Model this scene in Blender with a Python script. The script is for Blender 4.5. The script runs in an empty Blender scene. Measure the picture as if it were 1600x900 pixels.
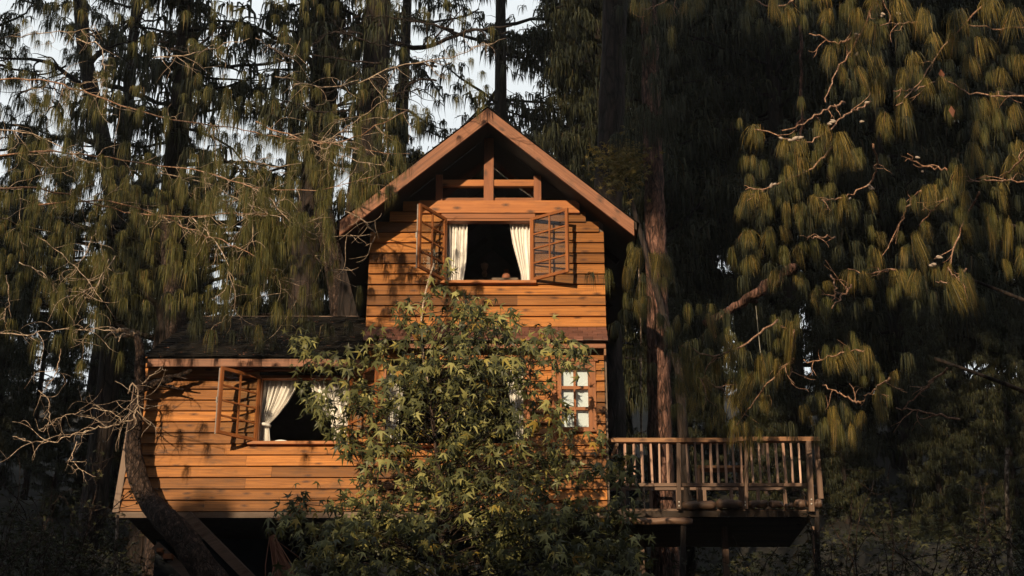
import bpy, math, random
import numpy as np
from math import sin, cos, tan, pi, radians, atan, atan2, sqrt, hypot
random.seed(7); rng = np.random.default_rng(7)
S = bpy.context.scene
C = S.collection

# ------------------------------------------------------------------ camera
CAM_Y, CAM_Z, PITCH, F = -24.0, 1.7, radians(22.0), 2400.0
cam = bpy.data.cameras.new('camera'); camo = bpy.data.objects.new('camera', cam); C.objects.link(camo)
camo.location = (0, CAM_Y, CAM_Z); camo.rotation_euler = (pi/2 + PITCH, 0, 0)
cam.sensor_width = 36.0; cam.lens = F/1600*36; cam.clip_end = 3000; cam.clip_start = 0.1
S.camera = camo

HAZE = 0.00035
# ------------------------------------------------------------------ world and sun
SUN_EL, SUN_AZ = radians(14.0), radians(19.0)        # low evening sun, behind the camera to the left
W = bpy.data.worlds.new('World'); S.world = W; W.use_nodes = True
nt = W.node_tree; nt.nodes.clear()
out = nt.nodes.new('ShaderNodeOutputWorld'); bg = nt.nodes.new('ShaderNodeBackground')
sky = nt.nodes.new('ShaderNodeTexSky'); sky.sky_type = 'NISHITA'; sky.sun_disc = False
sky.sun_elevation = SUN_EL; sky.sun_rotation = pi + SUN_AZ
sky.air_density = 1.0; sky.dust_density = 3.0; sky.ozone_density = 1.0
cl = nt.nodes.new('ShaderNodeTexNoise'); cl.inputs['Scale'].default_value = 2.5; cl.inputs['Detail'].default_value = 6
clr = nt.nodes.new('ShaderNodeMapRange'); clr.inputs['From Min'].default_value = .3; clr.inputs['From Max'].default_value = .62
clr.inputs['To Min'].default_value = .85; clr.inputs['To Max'].default_value = 1.0
mixs = nt.nodes.new('ShaderNodeMix'); mixs.data_type = 'RGBA'
mixs.inputs['B'].default_value = (8.3, 8.8, 9.0, 1)                 # thin bright evening cloud
nt.links.new(cl.outputs['Fac'], clr.inputs['Value']); nt.links.new(clr.outputs['Result'], mixs.inputs['Factor'])
nt.links.new(sky.outputs[0], mixs.inputs['A']); nt.links.new(mixs.outputs['Result'], bg.inputs['Color'])
bg.inputs['Strength'].default_value = 0.085
nt.links.new(bg.outputs[0], out.inputs[0])
sl = bpy.data.lights.new('sun', 'SUN'); sl.energy = 5.0; sl.angle = radians(.5); sl.color = (1.0, .80, .51)
so = bpy.data.objects.new('sun', sl); C.objects.link(so)
SUNV = np.array([-sin(SUN_AZ)*cos(SUN_EL), -cos(SUN_AZ)*cos(SUN_EL), sin(SUN_EL)])   # towards the sun
from mathutils import Vector
so.rotation_euler = Vector(SUNV).to_track_quat('Z', 'Y').to_euler(); so.location = (-20, -60, 40)
S.view_settings.view_transform = 'Standard'; S.view_settings.look = 'None'
S.view_settings.exposure = 0.35; S.view_settings.gamma = 1.0
try:
    S.cycles.max_bounces = 6; S.cycles.transparent_max_bounces = 8; S.cycles.sample_clamp_indirect = 4
except Exception: pass

# ------------------------------------------------------------------ helpers
def P(px, py, Y=0.0):
    """photo pixel (1600x900) on the upright plane y=Y -> point of the place"""
    u = (450 - py); dx = px - 800
    dy = F*cos(PITCH) - u*sin(PITCH); dz = F*sin(PITCH) + u*cos(PITCH)
    t = (Y - CAM_Y)/dy
    return np.array([dx*t, Y, CAM_Z + dz*t])
def X(px, py, Y=0.0): return float(P(px, py, Y)[0])
def Z(py, Y=0.0): return float(P(800, py, Y)[2])

WL = {}
def wl(o): return WL.get(o.name, np.zeros(3))
def props(o, label=None, cat=None, group=None, kind=None):
    if label: o['label'] = label
    if cat: o['category'] = cat
    if group: o['group'] = group
    if kind: o['kind'] = kind
    return o
def thing(name, label, cat, loc, group=None):
    o = bpy.data.objects.new(name, None); C.objects.link(o); o.location = tuple(float(a) for a in loc)
    o.empty_display_size = .3
    WL[o.name] = np.array(loc, float)
    return props(o, label, cat, group)
class MB:
    def __init__(s): s.v = []; s.f = []
    def add(s, vs, fs):
        n = len(s.v); s.v += [tuple(float(c) for c in p) for p in vs]; s.f += [tuple(i+n for i in q) for q in fs]; return s
    def box(s, x0, x1, y0, y1, z0, z1):
        return s.add([(x0,y0,z0),(x1,y0,z0),(x1,y1,z0),(x0,y1,z0),(x0,y0,z1),(x1,y0,z1),(x1,y1,z1),(x0,y1,z1)],
                     [(0,3,2,1),(4,5,6,7),(0,1,5,4),(1,2,6,5),(2,3,7,6),(3,0,4,7)])
    def prism(s, poly, y0, y1):                     # polygon in x,z pushed from y0 to y1
        n = len(poly)
        a = sum(poly[i][0]*poly[(i+1)%n][1]-poly[(i+1)%n][0]*poly[i][1] for i in range(n))
        if a < 0: poly = poly[::-1]
        vs = [(p[0], y0, p[1]) for p in poly] + [(p[0], y1, p[1]) for p in poly]
        fs = [tuple(range(n)), tuple(range(2*n-1, n-1, -1))] + [(i+n, (i+1)%n+n, (i+1)%n, i) for i in range(n)]
        return s.add(vs, fs)
    def beam(s, p0, p1, w, h, up=(0,0,1)):          # rectangular bar from p0 to p1
        p0 = np.array(p0, float); p1 = np.array(p1, float); d = p1-p0; d /= np.linalg.norm(d)
        u = np.array(up, float); r = np.cross(d, u)
        if np.linalg.norm(r) < 1e-4: r = np.cross(d, (0,1,0))
        r /= np.linalg.norm(r); u = np.cross(r, d)
        vs = [p + r*w/2*a + u*h/2*b for p in (p0, p1) for a, b in ((-1,-1),(1,-1),(1,1),(-1,1))]
        return s.add(vs, [(3,2,1,0),(4,5,6,7),(0,1,5,4),(1,2,6,5),(2,3,7,6),(3,0,4,7)])
    def tube(s, pts, rad, sides=6, jit=0.0, cap=True):
        pts = [np.array(p, float) for p in pts]; n = len(pts)
        if n < 2: return s
        if not hasattr(rad, '__len__'): rad = [rad]*n
        vs = []; fs = []; r = None
        for i in range(n):
            d = pts[min(i+1, n-1)] - pts[max(i-1, 0)]; d = d/(np.linalg.norm(d)+1e-9)
            if r is None:
                r = np.cross(d, (0.3, 1, .2)); 
            r = r - d*np.dot(r, d); r /= np.linalg.norm(r)+1e-9; u = np.cross(d, r)
            for k in range(sides):
                a = 2*pi*k/sides; q = rad[i]*(1+(random.uniform(-jit, jit) if jit else 0))
                vs.append(pts[i] + r*cos(a)*q + u*sin(a)*q)
        for i in range(n-1):
            for k in range(sides):
                a = i*sides+k; b = i*sides+(k+1)%sides
                fs.append((a, b, b+sides, a+sides))
        if cap: fs += [tuple(range(sides-1, -1, -1)), tuple(range((n-1)*sides, n*sides))]
        return s.add(vs, fs)
    def build(s, name, mat, parent=None, smooth=False):
        off = wl(parent) if parent else np.zeros(3)
        me = bpy.data.meshes.new(name)
        me.from_pydata((np.array(s.v)-off).tolist(), [], s.f)
        if smooth: me.polygons.foreach_set('use_smooth', [True]*len(me.polygons))
        me.materials.append(mat); me.update()
        o = bpy.data.objects.new(name, me); C.objects.link(o)
        WL[o.name] = off.copy()
        if parent: o.parent = parent
        return o
def mesh_np(name, V, T, mat, smooth=False):
    """triangles from arrays"""
    me = bpy.data.meshes.new(name); n = len(V); m = len(T)
    me.vertices.add(n); me.vertices.foreach_set('co', np.ascontiguousarray(V, dtype=np.float32).ravel())
    me.loops.add(m*3); me.loops.foreach_set('vertex_index', np.ascontiguousarray(T, dtype=np.int32).ravel())
    me.polygons.add(m); me.polygons.foreach_set('loop_start', np.arange(0, m*3, 3, dtype=np.int32))
    me.polygons.foreach_set('loop_total', np.full(m, 3, dtype=np.int32))
    if smooth: me.polygons.foreach_set('use_smooth', np.ones(m, dtype=bool))
    me.materials.append(mat); me.update(calc_edges=True); return me
def link(name, me, parent=None, loc=(0,0,0), rotz=0.0, scale=1.0):
    """loc in the place's coordinates"""
    o = bpy.data.objects.new(name, me); C.objects.link(o)
    off = wl(parent) if parent else np.zeros(3)
    o.location = tuple(float(a) for a in (np.array(loc)-off)); o.rotation_euler = (0,0,rotz)
    o.scale = scale if hasattr(scale, '__len__') else (scale,)*3
    if parent: o.parent = parent
    WL[o.name] = np.array(loc, float)
    return o
def merge(templates, items):
    """items: (template index, 3x3 matrix, position) -> V, T"""
    Vs = []; Ts = []; n = 0
    by = {}
    for k, M, p in items: by.setdefault(k, []).append((M, p))
    for k, L in by.items():
        tv, tt = templates[k]
        M = np.array([a for a, _ in L]); p = np.array([b for _, b in L])
        V = np.einsum('nij,vj->nvi', M, tv) + p[:, None, :]
        T = tt[None] + (np.arange(len(L))*len(tv))[:, None, None] + n
        Vs.append(V.reshape(-1, 3)); Ts.append(T.reshape(-1, 3)); n += len(L)*len(tv)
    return np.concatenate(Vs), np.concatenate(Ts)
def rotz(a, sx=1, sz=1): return np.array([[cos(a)*sx, -sin(a)*sx, 0], [sin(a)*sx, cos(a)*sx, 0], [0, 0, sz]])

# ------------------------------------------------------------------ materials
def mat(name):
    m = bpy.data.materials.new(name); m.use_nodes = True; t = m.node_tree; b = t.nodes['Principled BSDF']
    return m, t, b
def N(t, typ, **kw):
    n = t.nodes.new(typ)
    for k, v in kw.items():
        if k in n.inputs: n.inputs[k].default_value = v
        else: setattr(n, k, v)
    return n
def ramp(t, stops):
    r = t.nodes.new('ShaderNodeValToRGB'); e = r.color_ramp.elements
    while len(e) < len(stops): e.new(.5)
    for el, (p, c) in zip(e, stops): el.position = p; el.color = (*c, 1)
    return r
def rnd_value(t):
    oi = N(t, 'ShaderNodeObjectInfo'); ge = N(t, 'ShaderNodeNewGeometry')
    a = N(t, 'ShaderNodeMath', operation='ADD'); t.links.new(oi.outputs['Random'], a.inputs[0]); t.links.new(ge.outputs['Random Per Island'], a.inputs[1])
    f = N(t, 'ShaderNodeMath', operation='FRACT'); t.links.new(a.outputs[0], f.inputs[0]); return f
def wood(name, dark, mid, light, axis='x', rough=.55, knots=True, vary=.35, bump=.25, wear=.35, wearcol=(.05,.03,.02), rot=0.0):
    m, t, b = mat(name); L = t.links.new
    ge = N(t, 'ShaderNodeNewGeometry'); oi = N(t, 'ShaderNodeObjectInfo')
    sep = N(t, 'ShaderNodeSeparateXYZ'); vr = N(t, 'ShaderNodeVectorRotate', rotation_type='Y_AXIS'); vr.inputs['Angle'].default_value = rot
    L(ge.outputs['Position'], vr.inputs['Vector']); L(vr.outputs[0], sep.inputs[0])
    off = N(t, 'ShaderNodeMath', operation='MULTIPLY'); off.inputs[1].default_value = 73.0; L(oi.outputs['Random'], off.inputs[0])
    ax, az = ('X', 'Z') if axis == 'x' else ('Z', 'X')
    a1 = N(t, 'ShaderNodeMath', operation='ADD'); L(sep.outputs[ax], a1.inputs[0]); L(off.outputs[0], a1.inputs[1])
    yz = N(t, 'ShaderNodeMath', operation='ADD'); L(sep.outputs[az], yz.inputs[0]); L(sep.outputs['Y'], yz.inputs[1])
    cb = N(t, 'ShaderNodeCombineXYZ'); L(a1.outputs[0], cb.inputs[0]); L(yz.outputs[0], cb.inputs[1]); L(off.outputs[0], cb.inputs[2])
    mp = N(t, 'ShaderNodeMapping'); mp.inputs['Scale'].default_value = (1.1, 26, 1); L(cb.outputs[0], mp.inputs[0])
    n1 = N(t, 'ShaderNodeTexNoise', Scale=1.0, Detail=7.0, Roughness=.65, Distortion=.6); L(mp.outputs[0], n1.inputs['Vector'])
    r = ramp(t, [(.25, dark), (.5, mid), (.75, light)]); L(n1.outputs['Fac'], r.inputs[0])
    # per-board tone
    tone = N(t, 'ShaderNodeMapRange'); tone.inputs['To Min'].default_value = 1-vary; tone.inputs['To Max'].default_value = 1+vary*.6
    fr = N(t, 'ShaderNodeMath', operation='FRACT'); m7 = N(t, 'ShaderNodeMath', operation='MULTIPLY'); m7.inputs[1].default_value = 7.31
    L(oi.outputs['Random'], m7.inputs[0]); L(m7.outputs[0], fr.inputs[0]); L(fr.outputs[0], tone.inputs['Value'])
    mul = N(t, 'ShaderNodeMix', data_type='RGBA', blend_type='MULTIPLY'); mul.inputs['Factor'].default_value = 1
    L(r.outputs[0], mul.inputs['A']); L(tone.outputs[0], mul.inputs['B']); col = mul.outputs['Result']
    # weather stains
    n2 = N(t, 'ShaderNodeTexNoise', Scale=1.0, Detail=5.0, Roughness=.7); mp2 = N(t, 'ShaderNodeMapping'); mp2.inputs['Scale'].default_value = (1.6, 4.5, 1)
    L(cb.outputs[0], mp2.inputs[0]); L(mp2.outputs[0], n2.inputs['Vector'])
    wr = N(t, 'ShaderNodeMapRange'); wr.inputs['From Min'].default_value = .52; wr.inputs['From Max'].default_value = .78; wr.inputs['To Max'].default_value = wear
    L(n2.outputs['Fac'], wr.inputs['Value'])
    mx = N(t, 'ShaderNodeMix', data_type='RGBA'); L(wr.outputs[0], mx.inputs['Factor']); L(col, mx.inputs['A']); mx.inputs['B'].default_value = (*wearcol, 1); col = mx.outputs['Result']
    if knots:
        mp3 = N(t, 'ShaderNodeMapping'); mp3.inputs['Scale'].default_value = (2.3, 5.0, 1); L(cb.outputs[0], mp3.inputs[0])
        n3 = N(t, 'ShaderNodeTexNoise', Scale=9.0, Detail=2.0)
        L(mp3.outputs[0], n3.inputs['Vector'])
        add = N(t, 'ShaderNodeMix', data_type='RGBA', blend_type='ADD'); add.inputs['Factor'].default_value = .16
        L(mp3.outputs[0], add.inputs['A']); L(n3.outputs['Color'], add.inputs['B'])
        vo = N(t, 'ShaderNodeTexVoronoi', voronoi_dimensions='2D', Scale=1.0); L(add.outputs['Result'], vo.inputs['Vector'])
        kr = N(t, 'ShaderNodeMapRange'); kr.inputs['From Min'].default_value = .04; kr.inputs['From Max'].default_value = .22
        kr.inputs['To Min'].default_value = .9; kr.inputs['To Max'].default_value = 0
        sc_ = N(t, 'ShaderNodeSeparateColor'); L(vo.outputs['Color'], sc_.inputs[0])
        far = N(t, 'ShaderNodeMapRange'); far.inputs['From Min'].default_value = .35; far.inputs['From Max'].default_value = 1; far.inputs['To Min'].default_value = .35; far.inputs['To Max'].default_value = -.6
        far.clamp = False; L(sc_.outputs[0], far.inputs['Value'])
        dd = N(t, 'ShaderNodeMath', operation='ADD'); fm = N(t, 'ShaderNodeMath', operation='MAXIMUM'); fm.inputs[1].default_value = 0; L(far.outputs[0], fm.inputs[0])
        L(vo.outputs['Distance'], dd.inputs[0]); L(fm.outputs[0], dd.inputs[1]); L(dd.outputs[0], kr.inputs['Value'])
        mk = N(t, 'ShaderNodeMix', data_type='RGBA'); L(kr.outputs[0], mk.inputs['Factor']); L(col, mk.inputs['A']); mk.inputs['B'].default_value = (.06, .022, .01, 1); col = mk.outputs['Result']
    L(col, b.inputs['Base Color']); b.inputs['Roughness'].default_value = rough; b.inputs['Specular IOR Level'].default_value = .3
    bu = N(t, 'ShaderNodeBump', Strength=bump, Distance=.01); L(n1.outputs['Fac'], bu.inputs['Height']); L(bu.outputs[0], b.inputs['Normal'])
    return m
def leafmat(name, stops, rough=.6, transl=.3):
    m, t, b = mat(name); L = t.links.new
    f = rnd_value(t); r = ramp(t, stops); L(f.outputs[0], r.inputs[0]); L(r.outputs[0], b.inputs['Base Color'])
    b.inputs['Roughness'].default_value = rough; b.inputs['Specular IOR Level'].default_value = .25
    tr = N(t, 'ShaderNodeBsdfTranslucent'); L(r.outputs[0], tr.inputs[0])
    mx = N(t, 'ShaderNodeMixShader'); mx.inputs[0].default_value = transl
    L(b.outputs[0], mx.inputs[1]); L(tr.outputs[0], mx.inputs[2]); L(mx.outputs[0], t.nodes['Material Output'].inputs[0])
    return m
def barkmat(name, dark, mid, light, sc=(9, 9, 1.6), bump=.8):
    m, t, b = mat(name); L = t.links.new
    ge = N(t, 'ShaderNodeNewGeometry'); mp = N(t, 'ShaderNodeMapping'); mp.inputs['Scale'].default_value = sc; L(ge.outputs['Position'], mp.inputs[0])
    n1 = N(t, 'ShaderNodeTexNoise', Scale=1.3, Detail=8.0, Roughness=.7, Distortion=.4); L(mp.outputs[0], n1.inputs['Vector'])
    v = N(t, 'ShaderNodeTexVoronoi', Scale=1.2, feature='DISTANCE_TO_EDGE'); L(mp.outputs[0], v.inputs['Vector'])
    r = ramp(t, [(.38, dark), (.52, mid), (.64, light)]); L(n1.outputs['Fac'], r.inputs[0])
    cr = N(t, 'ShaderNodeMapRange'); cr.inputs['From Max'].default_value = .12; cr.inputs['To Min'].default_value = .5; L(v.outputs['Distance'], cr.inputs['Value'])
    mul = N(t, 'ShaderNodeMix', data_type='RGBA', blend_type='MULTIPLY'); mul.inputs['Factor'].default_value = 1; L(r.outputs[0], mul.inputs['A']); L(cr.outputs[0], mul.inputs['B'])
    L(mul.outputs['Result'], b.inputs['Base Color']); b.inputs['Roughness'].default_value = .9; b.inputs['Specular IOR Level'].default_value = .15
    ad = N(t, 'ShaderNodeMath', operation='ADD'); L(n1.outputs['Fac'], ad.inputs[0]); L(cr.outputs[0], ad.inputs[1])
    bu = N(t, 'ShaderNodeBump', Strength=bump, Distance=.04); L(ad.outputs[0], bu.inputs['Height']); L(bu.outputs[0], b.inputs['Normal'])
    return m
def plain(name, col, rough=.6, noise=.25, sc=6, bump=.1, spec=.3):
    m, t, b = mat(name); L = t.links.new
    n1 = N(t, 'ShaderNodeTexNoise', Scale=sc, Detail=6.0, Roughness=.65)
    ge = N(t, 'ShaderNodeNewGeometry'); L(ge.outputs['Position'], n1.inputs['Vector'])
    r = ramp(t, [(.3, tuple(c*(1-noise) for c in col)), (.7, tuple(min(1, c*(1+noise)) for c in col))]); L(n1.outputs['Fac'], r.inputs[0])
    L(r.outputs[0], b.inputs['Base Color']); b.inputs['Roughness'].default_value = rough; b.inputs['Specular IOR Level'].default_value = spec
    bu = N(t, 'ShaderNodeBump', Strength=bump, Distance=.01); L(n1.outputs['Fac'], bu.inputs['Height']); L(bu.outputs[0], b.inputs['Normal'])
    return m
def glassmat(name, refl_rough=.02, ior=1.5, gain=.8):
    m = bpy.data.materials.new(name); m.use_nodes = True; t = m.node_tree; t.nodes.clear(); L = t.links.new
    o = N(t, 'ShaderNodeOutputMaterial'); tr = N(t, 'ShaderNodeBsdfTransparent'); gl = N(t, 'ShaderNodeBsdfGlossy', Roughness=refl_rough)
    tr.inputs[0].default_value = (.95, .97, .97, 1)
    n1 = N(t, 'ShaderNodeTexNoise', Scale=2.5, Detail=1.0); bu = N(t, 'ShaderNodeBump', Strength=.06, Distance=.05)
    L(n1.outputs['Fac'], bu.inputs['Height']); L(bu.outputs[0], gl.inputs['Normal'])
    fr = N(t, 'ShaderNodeFresnel', IOR=ior); ml = N(t, 'ShaderNodeMath', operation='MULTIPLY'); ml.inputs[1].default_value = gain; ml.use_clamp = True
    L(fr.outputs[0], ml.inputs[0]); mx = N(t, 'ShaderNodeMixShader'); L(ml.outputs[0], mx.inputs[0]); L(tr.outputs[0], mx.inputs[1]); L(gl.outputs[0], mx.inputs[2]); L(mx.outputs[0], o.inputs[0])
    return m

M = {}
M['plank'] = wood('plank_wood', (.10,.033,.009), (.31,.112,.024), (.46,.18,.046), bump=.5, wear=.8, vary=.62, wearcol=(.06,.034,.02))
M['frame'] = wood('frame_wood', (.12,.036,.012), (.22,.07,.019), (.30,.10,.03), knots=False, vary=.15)
M['frame_v'] = wood('frame_wood_upright', (.13,.04,.013), (.25,.08,.022), (.33,.115,.034), axis='z', knots=False, vary=.15)
M['beam'] = wood('beam_wood', (.20,.06,.014), (.34,.11,.025), (.44,.16,.04), vary=.1)
M['rake'] = wood('rake_wood', (.10,.034,.016), (.21,.075,.034), (.30,.12,.06), vary=.1, wear=.6, bump=.5)
M['rake_l'] = wood('left_rake_wood', (.08,.028,.014), (.20,.072,.032), (.30,.12,.06), vary=.05, wear=.7, bump=.6, rot=.71)
M['rake_r'] = wood('right_rake_wood', (.08,.028,.014), (.20,.072,.032), (.30,.12,.06), vary=.05, wear=.7, bump=.6, rot=-.71)
M['post_v'] = wood('post_wood_upright', (.13,.04,.016), (.24,.075,.026), (.30,.10,.04), axis='z', vary=.15)
M['old'] = wood('weathered_wood', (.06,.032,.022), (.125,.070,.047), (.19,.115,.08), vary=.3, wear=.5)
M['old_v'] = wood('weathered_wood_upright', (.07,.037,.025), (.14,.078,.052), (.21,.125,.088), axis='z', vary=.3, wear=.5, knots=False)
M['baluster'] = wood('baluster_wood', (.24,.13,.095), (.42,.25,.19), (.54,.36,.28), axis='z', vary=.3, wear=.4, knots=False)
M['rail'] = wood('rail_wood', (.12,.05,.022), (.22,.10,.044), (.30,.15,.07), vary=.1)
M['shingle'] = wood('shingle_wood', (.07,.028,.02), (.14,.056,.038), (.20,.085,.06), vary=.4, wear=.5, knots=False)
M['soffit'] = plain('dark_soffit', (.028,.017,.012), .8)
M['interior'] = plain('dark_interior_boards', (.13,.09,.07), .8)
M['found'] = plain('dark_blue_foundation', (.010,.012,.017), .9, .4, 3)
M['roof'] = plain('old_roof_covering', (.011,.009,.008), 1.0, .5, 5, .5, .05)
M['glass'] = glassmat('window_glass')
M['glass_c'] = glassmat('casement_glass', .03, 1.5, .16); M['glass_g'] = glassmat('gable_glass', .01, 1.5, 2.6)
M['cloth'] = plain('white_curtain', (.74,.70,.67), .9, .08, 9, .05)
M['blind'] = plain('white_blind', (.60,.63,.69), .9, .04, 3, .02)
M['dish'] = plain('white_china', (.78,.78,.76), .25, .03, 5, 0, .5)
M['metal'] = plain('dull_steel', (.52,.48,.45), .4, .15, 12); M['metal'].node_tree.nodes['Principled BSDF'].inputs['Metallic'].default_value = .6
M['cord'] = plain('pale_cord', (.28,.26,.22), .9)
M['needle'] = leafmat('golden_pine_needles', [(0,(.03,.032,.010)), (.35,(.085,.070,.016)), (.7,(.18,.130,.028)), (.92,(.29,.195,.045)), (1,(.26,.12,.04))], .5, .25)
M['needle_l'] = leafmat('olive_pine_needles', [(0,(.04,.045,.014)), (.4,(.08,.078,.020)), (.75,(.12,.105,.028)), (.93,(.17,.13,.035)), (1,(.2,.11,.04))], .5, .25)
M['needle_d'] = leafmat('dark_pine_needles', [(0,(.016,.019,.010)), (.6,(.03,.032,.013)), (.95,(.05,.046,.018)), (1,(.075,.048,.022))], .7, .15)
M['leaf'] = leafmat('maple_leaf', [(0,(.03,.032,.012)), (.4,(.062,.064,.022)), (.7,(.14,.135,.046)), (.92,(.31,.285,.105)), (.97,(.28,.22,.05)), (.992,(.30,.19,.03)), (1,(.26,.12,.03))], .45, .18)
M['gold'] = leafmat('sun_patch_leaf', [(0,(.09,.075,.02)), (.5,(.2,.15,.04)), (1,(.3,.2,.06))], .5, .3)  # gold carries the sunlight of the sun spots
M['twig'] = barkmat('pale_twig_bark', (.17,.11,.075), (.40,.29,.22), (.56,.45,.36), (14,14,14), .3)
M['rtwig'] = barkmat('brown_twig_bark', (.16,.08,.05), (.32,.18,.12), (.44,.29,.22), (14,14,14), .3)
M['bark'] = barkmat('red_pine_bark', (.02,.012,.01), (.10,.05,.038), (.25,.13,.10), (11,11,2.6), 1.0)
M['bark_d'] = barkmat('dark_pine_bark', (.012,.009,.009), (.025,.018,.016), (.045,.03,.026), (6,6,1.2))
M['bark_c'] = barkmat('crooked_trunk_bark', (.014,.009,.008), (.035,.022,.018), (.11,.07,.055), (14,14,7))
M['bark_p'] = barkmat('pale_sapling_bark', (.02,.014,.01), (.12,.085,.065), (.42,.34,.28), (10,10,5))
M['cone'] = plain('pale_cone', (.32,.25,.21), .7, .3, 40, .6)
M['fern'] = leafmat('dead_frond', [(0,(.09,.035,.02)), (.5,(.2,.08,.05)), (1,(.3,.14,.09))], .8, .2)
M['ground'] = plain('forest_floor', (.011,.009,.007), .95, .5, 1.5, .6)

# ------------------------------------------------------------------ terrain
def ground_h(x, y):
    if y < -24: h = 0.0
    elif y < 0: h = (y+24)/24*5.2
    elif y < 60: h = 5.2 + y*.42
    else: h = 5.2 + 25.2 + 22*(1-math.exp(-(y-60)/120))
    w = min(1, max(0, (hypot(x, y+24)-2)/6))
    return h + w*.35*(sin(x*.7+y*.3)+sin(y*.83-x*.41)*.7)*(.4 if y < 0 else 1) - .0004*x*x*(0 if abs(x) < 30 else 0)
xs = np.unique(np.concatenate([np.linspace(-400, -30, 16), np.linspace(-30, 30, 61), np.linspace(30, 400, 16)]))
ys = np.unique(np.concatenate([np.linspace(-160, -30, 14), np.linspace(-30, 40, 71), np.linspace(40, 700, 24)]))
gm = MB(); nx = len(xs)
gm.v = [(float(x), float(y), ground_h(x, y)) for y in ys for x in xs]
gm.f = [(j*nx+i, j*nx+i+1, (j+1)*nx+i+1, (j+1)*nx+i) for j in range(len(ys)-1) for i in range(nx-1)]
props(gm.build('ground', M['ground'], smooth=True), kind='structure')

# ================================================================== CABIN
zb = Z(800); xl_top = X(228, 590); XL = X(577, 440); XR = X(944.5, 440); XW = X(207, 700)
cabin = thing('cabin', 'orange timber cabin with a steep gable, open windows and a low wing on its left', 'cabin', ((XW+XR)/2, 3.0, ground_h(0, 2)))
DEPTH = 6.5
# --- gable roof
OV = -0.75
ap = P(762, 171, OV); re_ = P(990, 347, OV)
slope = (ap[2]-re_[2])/(re_[0]-ap[0]); xa = ap[0]
xe = re_[0]; xe_l = 2*xa - xe
def roof_top(x): return ap[2] - abs(x-xa)*slope
rb = (Z(370, OV) - Z(347, OV))*-1           # vertical depth of the rake boards
for s in (-1, 1):
    e = xa + s*(xe-xa)
    MB().prism([(xa + s*.002, ap[2]), (e, roof_top(e)), (e, roof_top(e)-rb), (xa + s*.002, ap[2]-rb)], OV-.045, OV).build('rake_board', M['rake_l' if s < 0 else 'rake_r'], cabin)
    e2 = e + s*.05
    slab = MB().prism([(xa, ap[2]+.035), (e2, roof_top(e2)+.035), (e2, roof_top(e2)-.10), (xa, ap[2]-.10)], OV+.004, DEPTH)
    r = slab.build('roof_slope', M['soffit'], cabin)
    cov = MB()                                     # overlapping courses on the slope
    L_ = hypot(xe-xa, (xe-xa)*slope); k = 22
    for i in range(k):
        xa_ = xa + s*(xe-xa+.08)*i/k; xb_ = xa + s*(xe-xa+.08)*(i+1.12)/k
        za, zb_ = roof_top(xa_)+.045, roof_top(xb_)+.065
        cov.prism([(xa_, za), (xb_, zb_), (xb_, zb_-.02), (xa_, za-.005)], OV-.02, DEPTH+.05)
    props(cov.build('roof_covering', M['roof'], r), kind='stuff')
    for yy in (.9, 2.0, 3.1, 4.2):                 # rafters under the slope
        q0 = (xa+s*.1, yy, roof_top(xa+s*.1)-.16); q1 = (e-s*.15, yy, roof_top(e-s*.15)-.16)
        MB().beam(q0, q1, .07, .12).build('rafter', M['soffit'], cabin)
    # purlin ends under the overhang
z_beam1, z_beam0 = Z(316.5), Z(335.5)
# --- gable glazing
def post(px0, px1, pytop, y0=-.06, m='post_v', name='gable_post'):
    x0, x1 = X(px0, 300), X(px1, 300)
    zt = min(roof_top(x0), roof_top(x1)) - .12 if pytop is None else Z(pytop)
    return MB().box(x0, x1, y0, .05, z_beam1, zt).build(name, M[m], cabin)
post(756, 771, None, -.085, name='king_post'); post(834, 845.5, None); post(681, 691.5, None)
zr0, zr1 = Z(292), Z(282.5)
for a, b in ((691.5, 756), (771, 834)):
    MB().box(X(a, 290)+.002, X(b, 290)-.002, -.045, .04, zr0, zr1).build('gable_rail', M['beam'], cabin)
    MB().box(X(a, 308)+.002, X(b, 308)-.002, .0, .06, Z(316.4), Z(309)).build('gable_rail', M['frame'], cabin)
for a, b in ((640, 681), (691.5, 756), (771, 834), (845.5, 900)):
    x0, x1 = X(a, 300), X(b, 300)
    pts = [(x0, z_beam1+.003), (x1, z_beam1+.003)]
    for xx in (x1, x0):
        zt = roof_top(xx)-.12
        if zt > z_beam1+.01: pts.append((xx, zt))
    if len(pts) >= 3:
        MB().prism(pts, .012, .02).build('gable_pane', M['glass_g'], cabin)
# --- beam over the window
MB().box(X(655, 326), X(905, 326), -.085, 0, z_beam0, z_beam1).build('gable_beam', M['beam'], cabin)
MB().box(X(690, 339), X(836, 339), -.06, 0, Z(343), z_beam0-.003).build('window_head', M['frame'], cabin)
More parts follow.
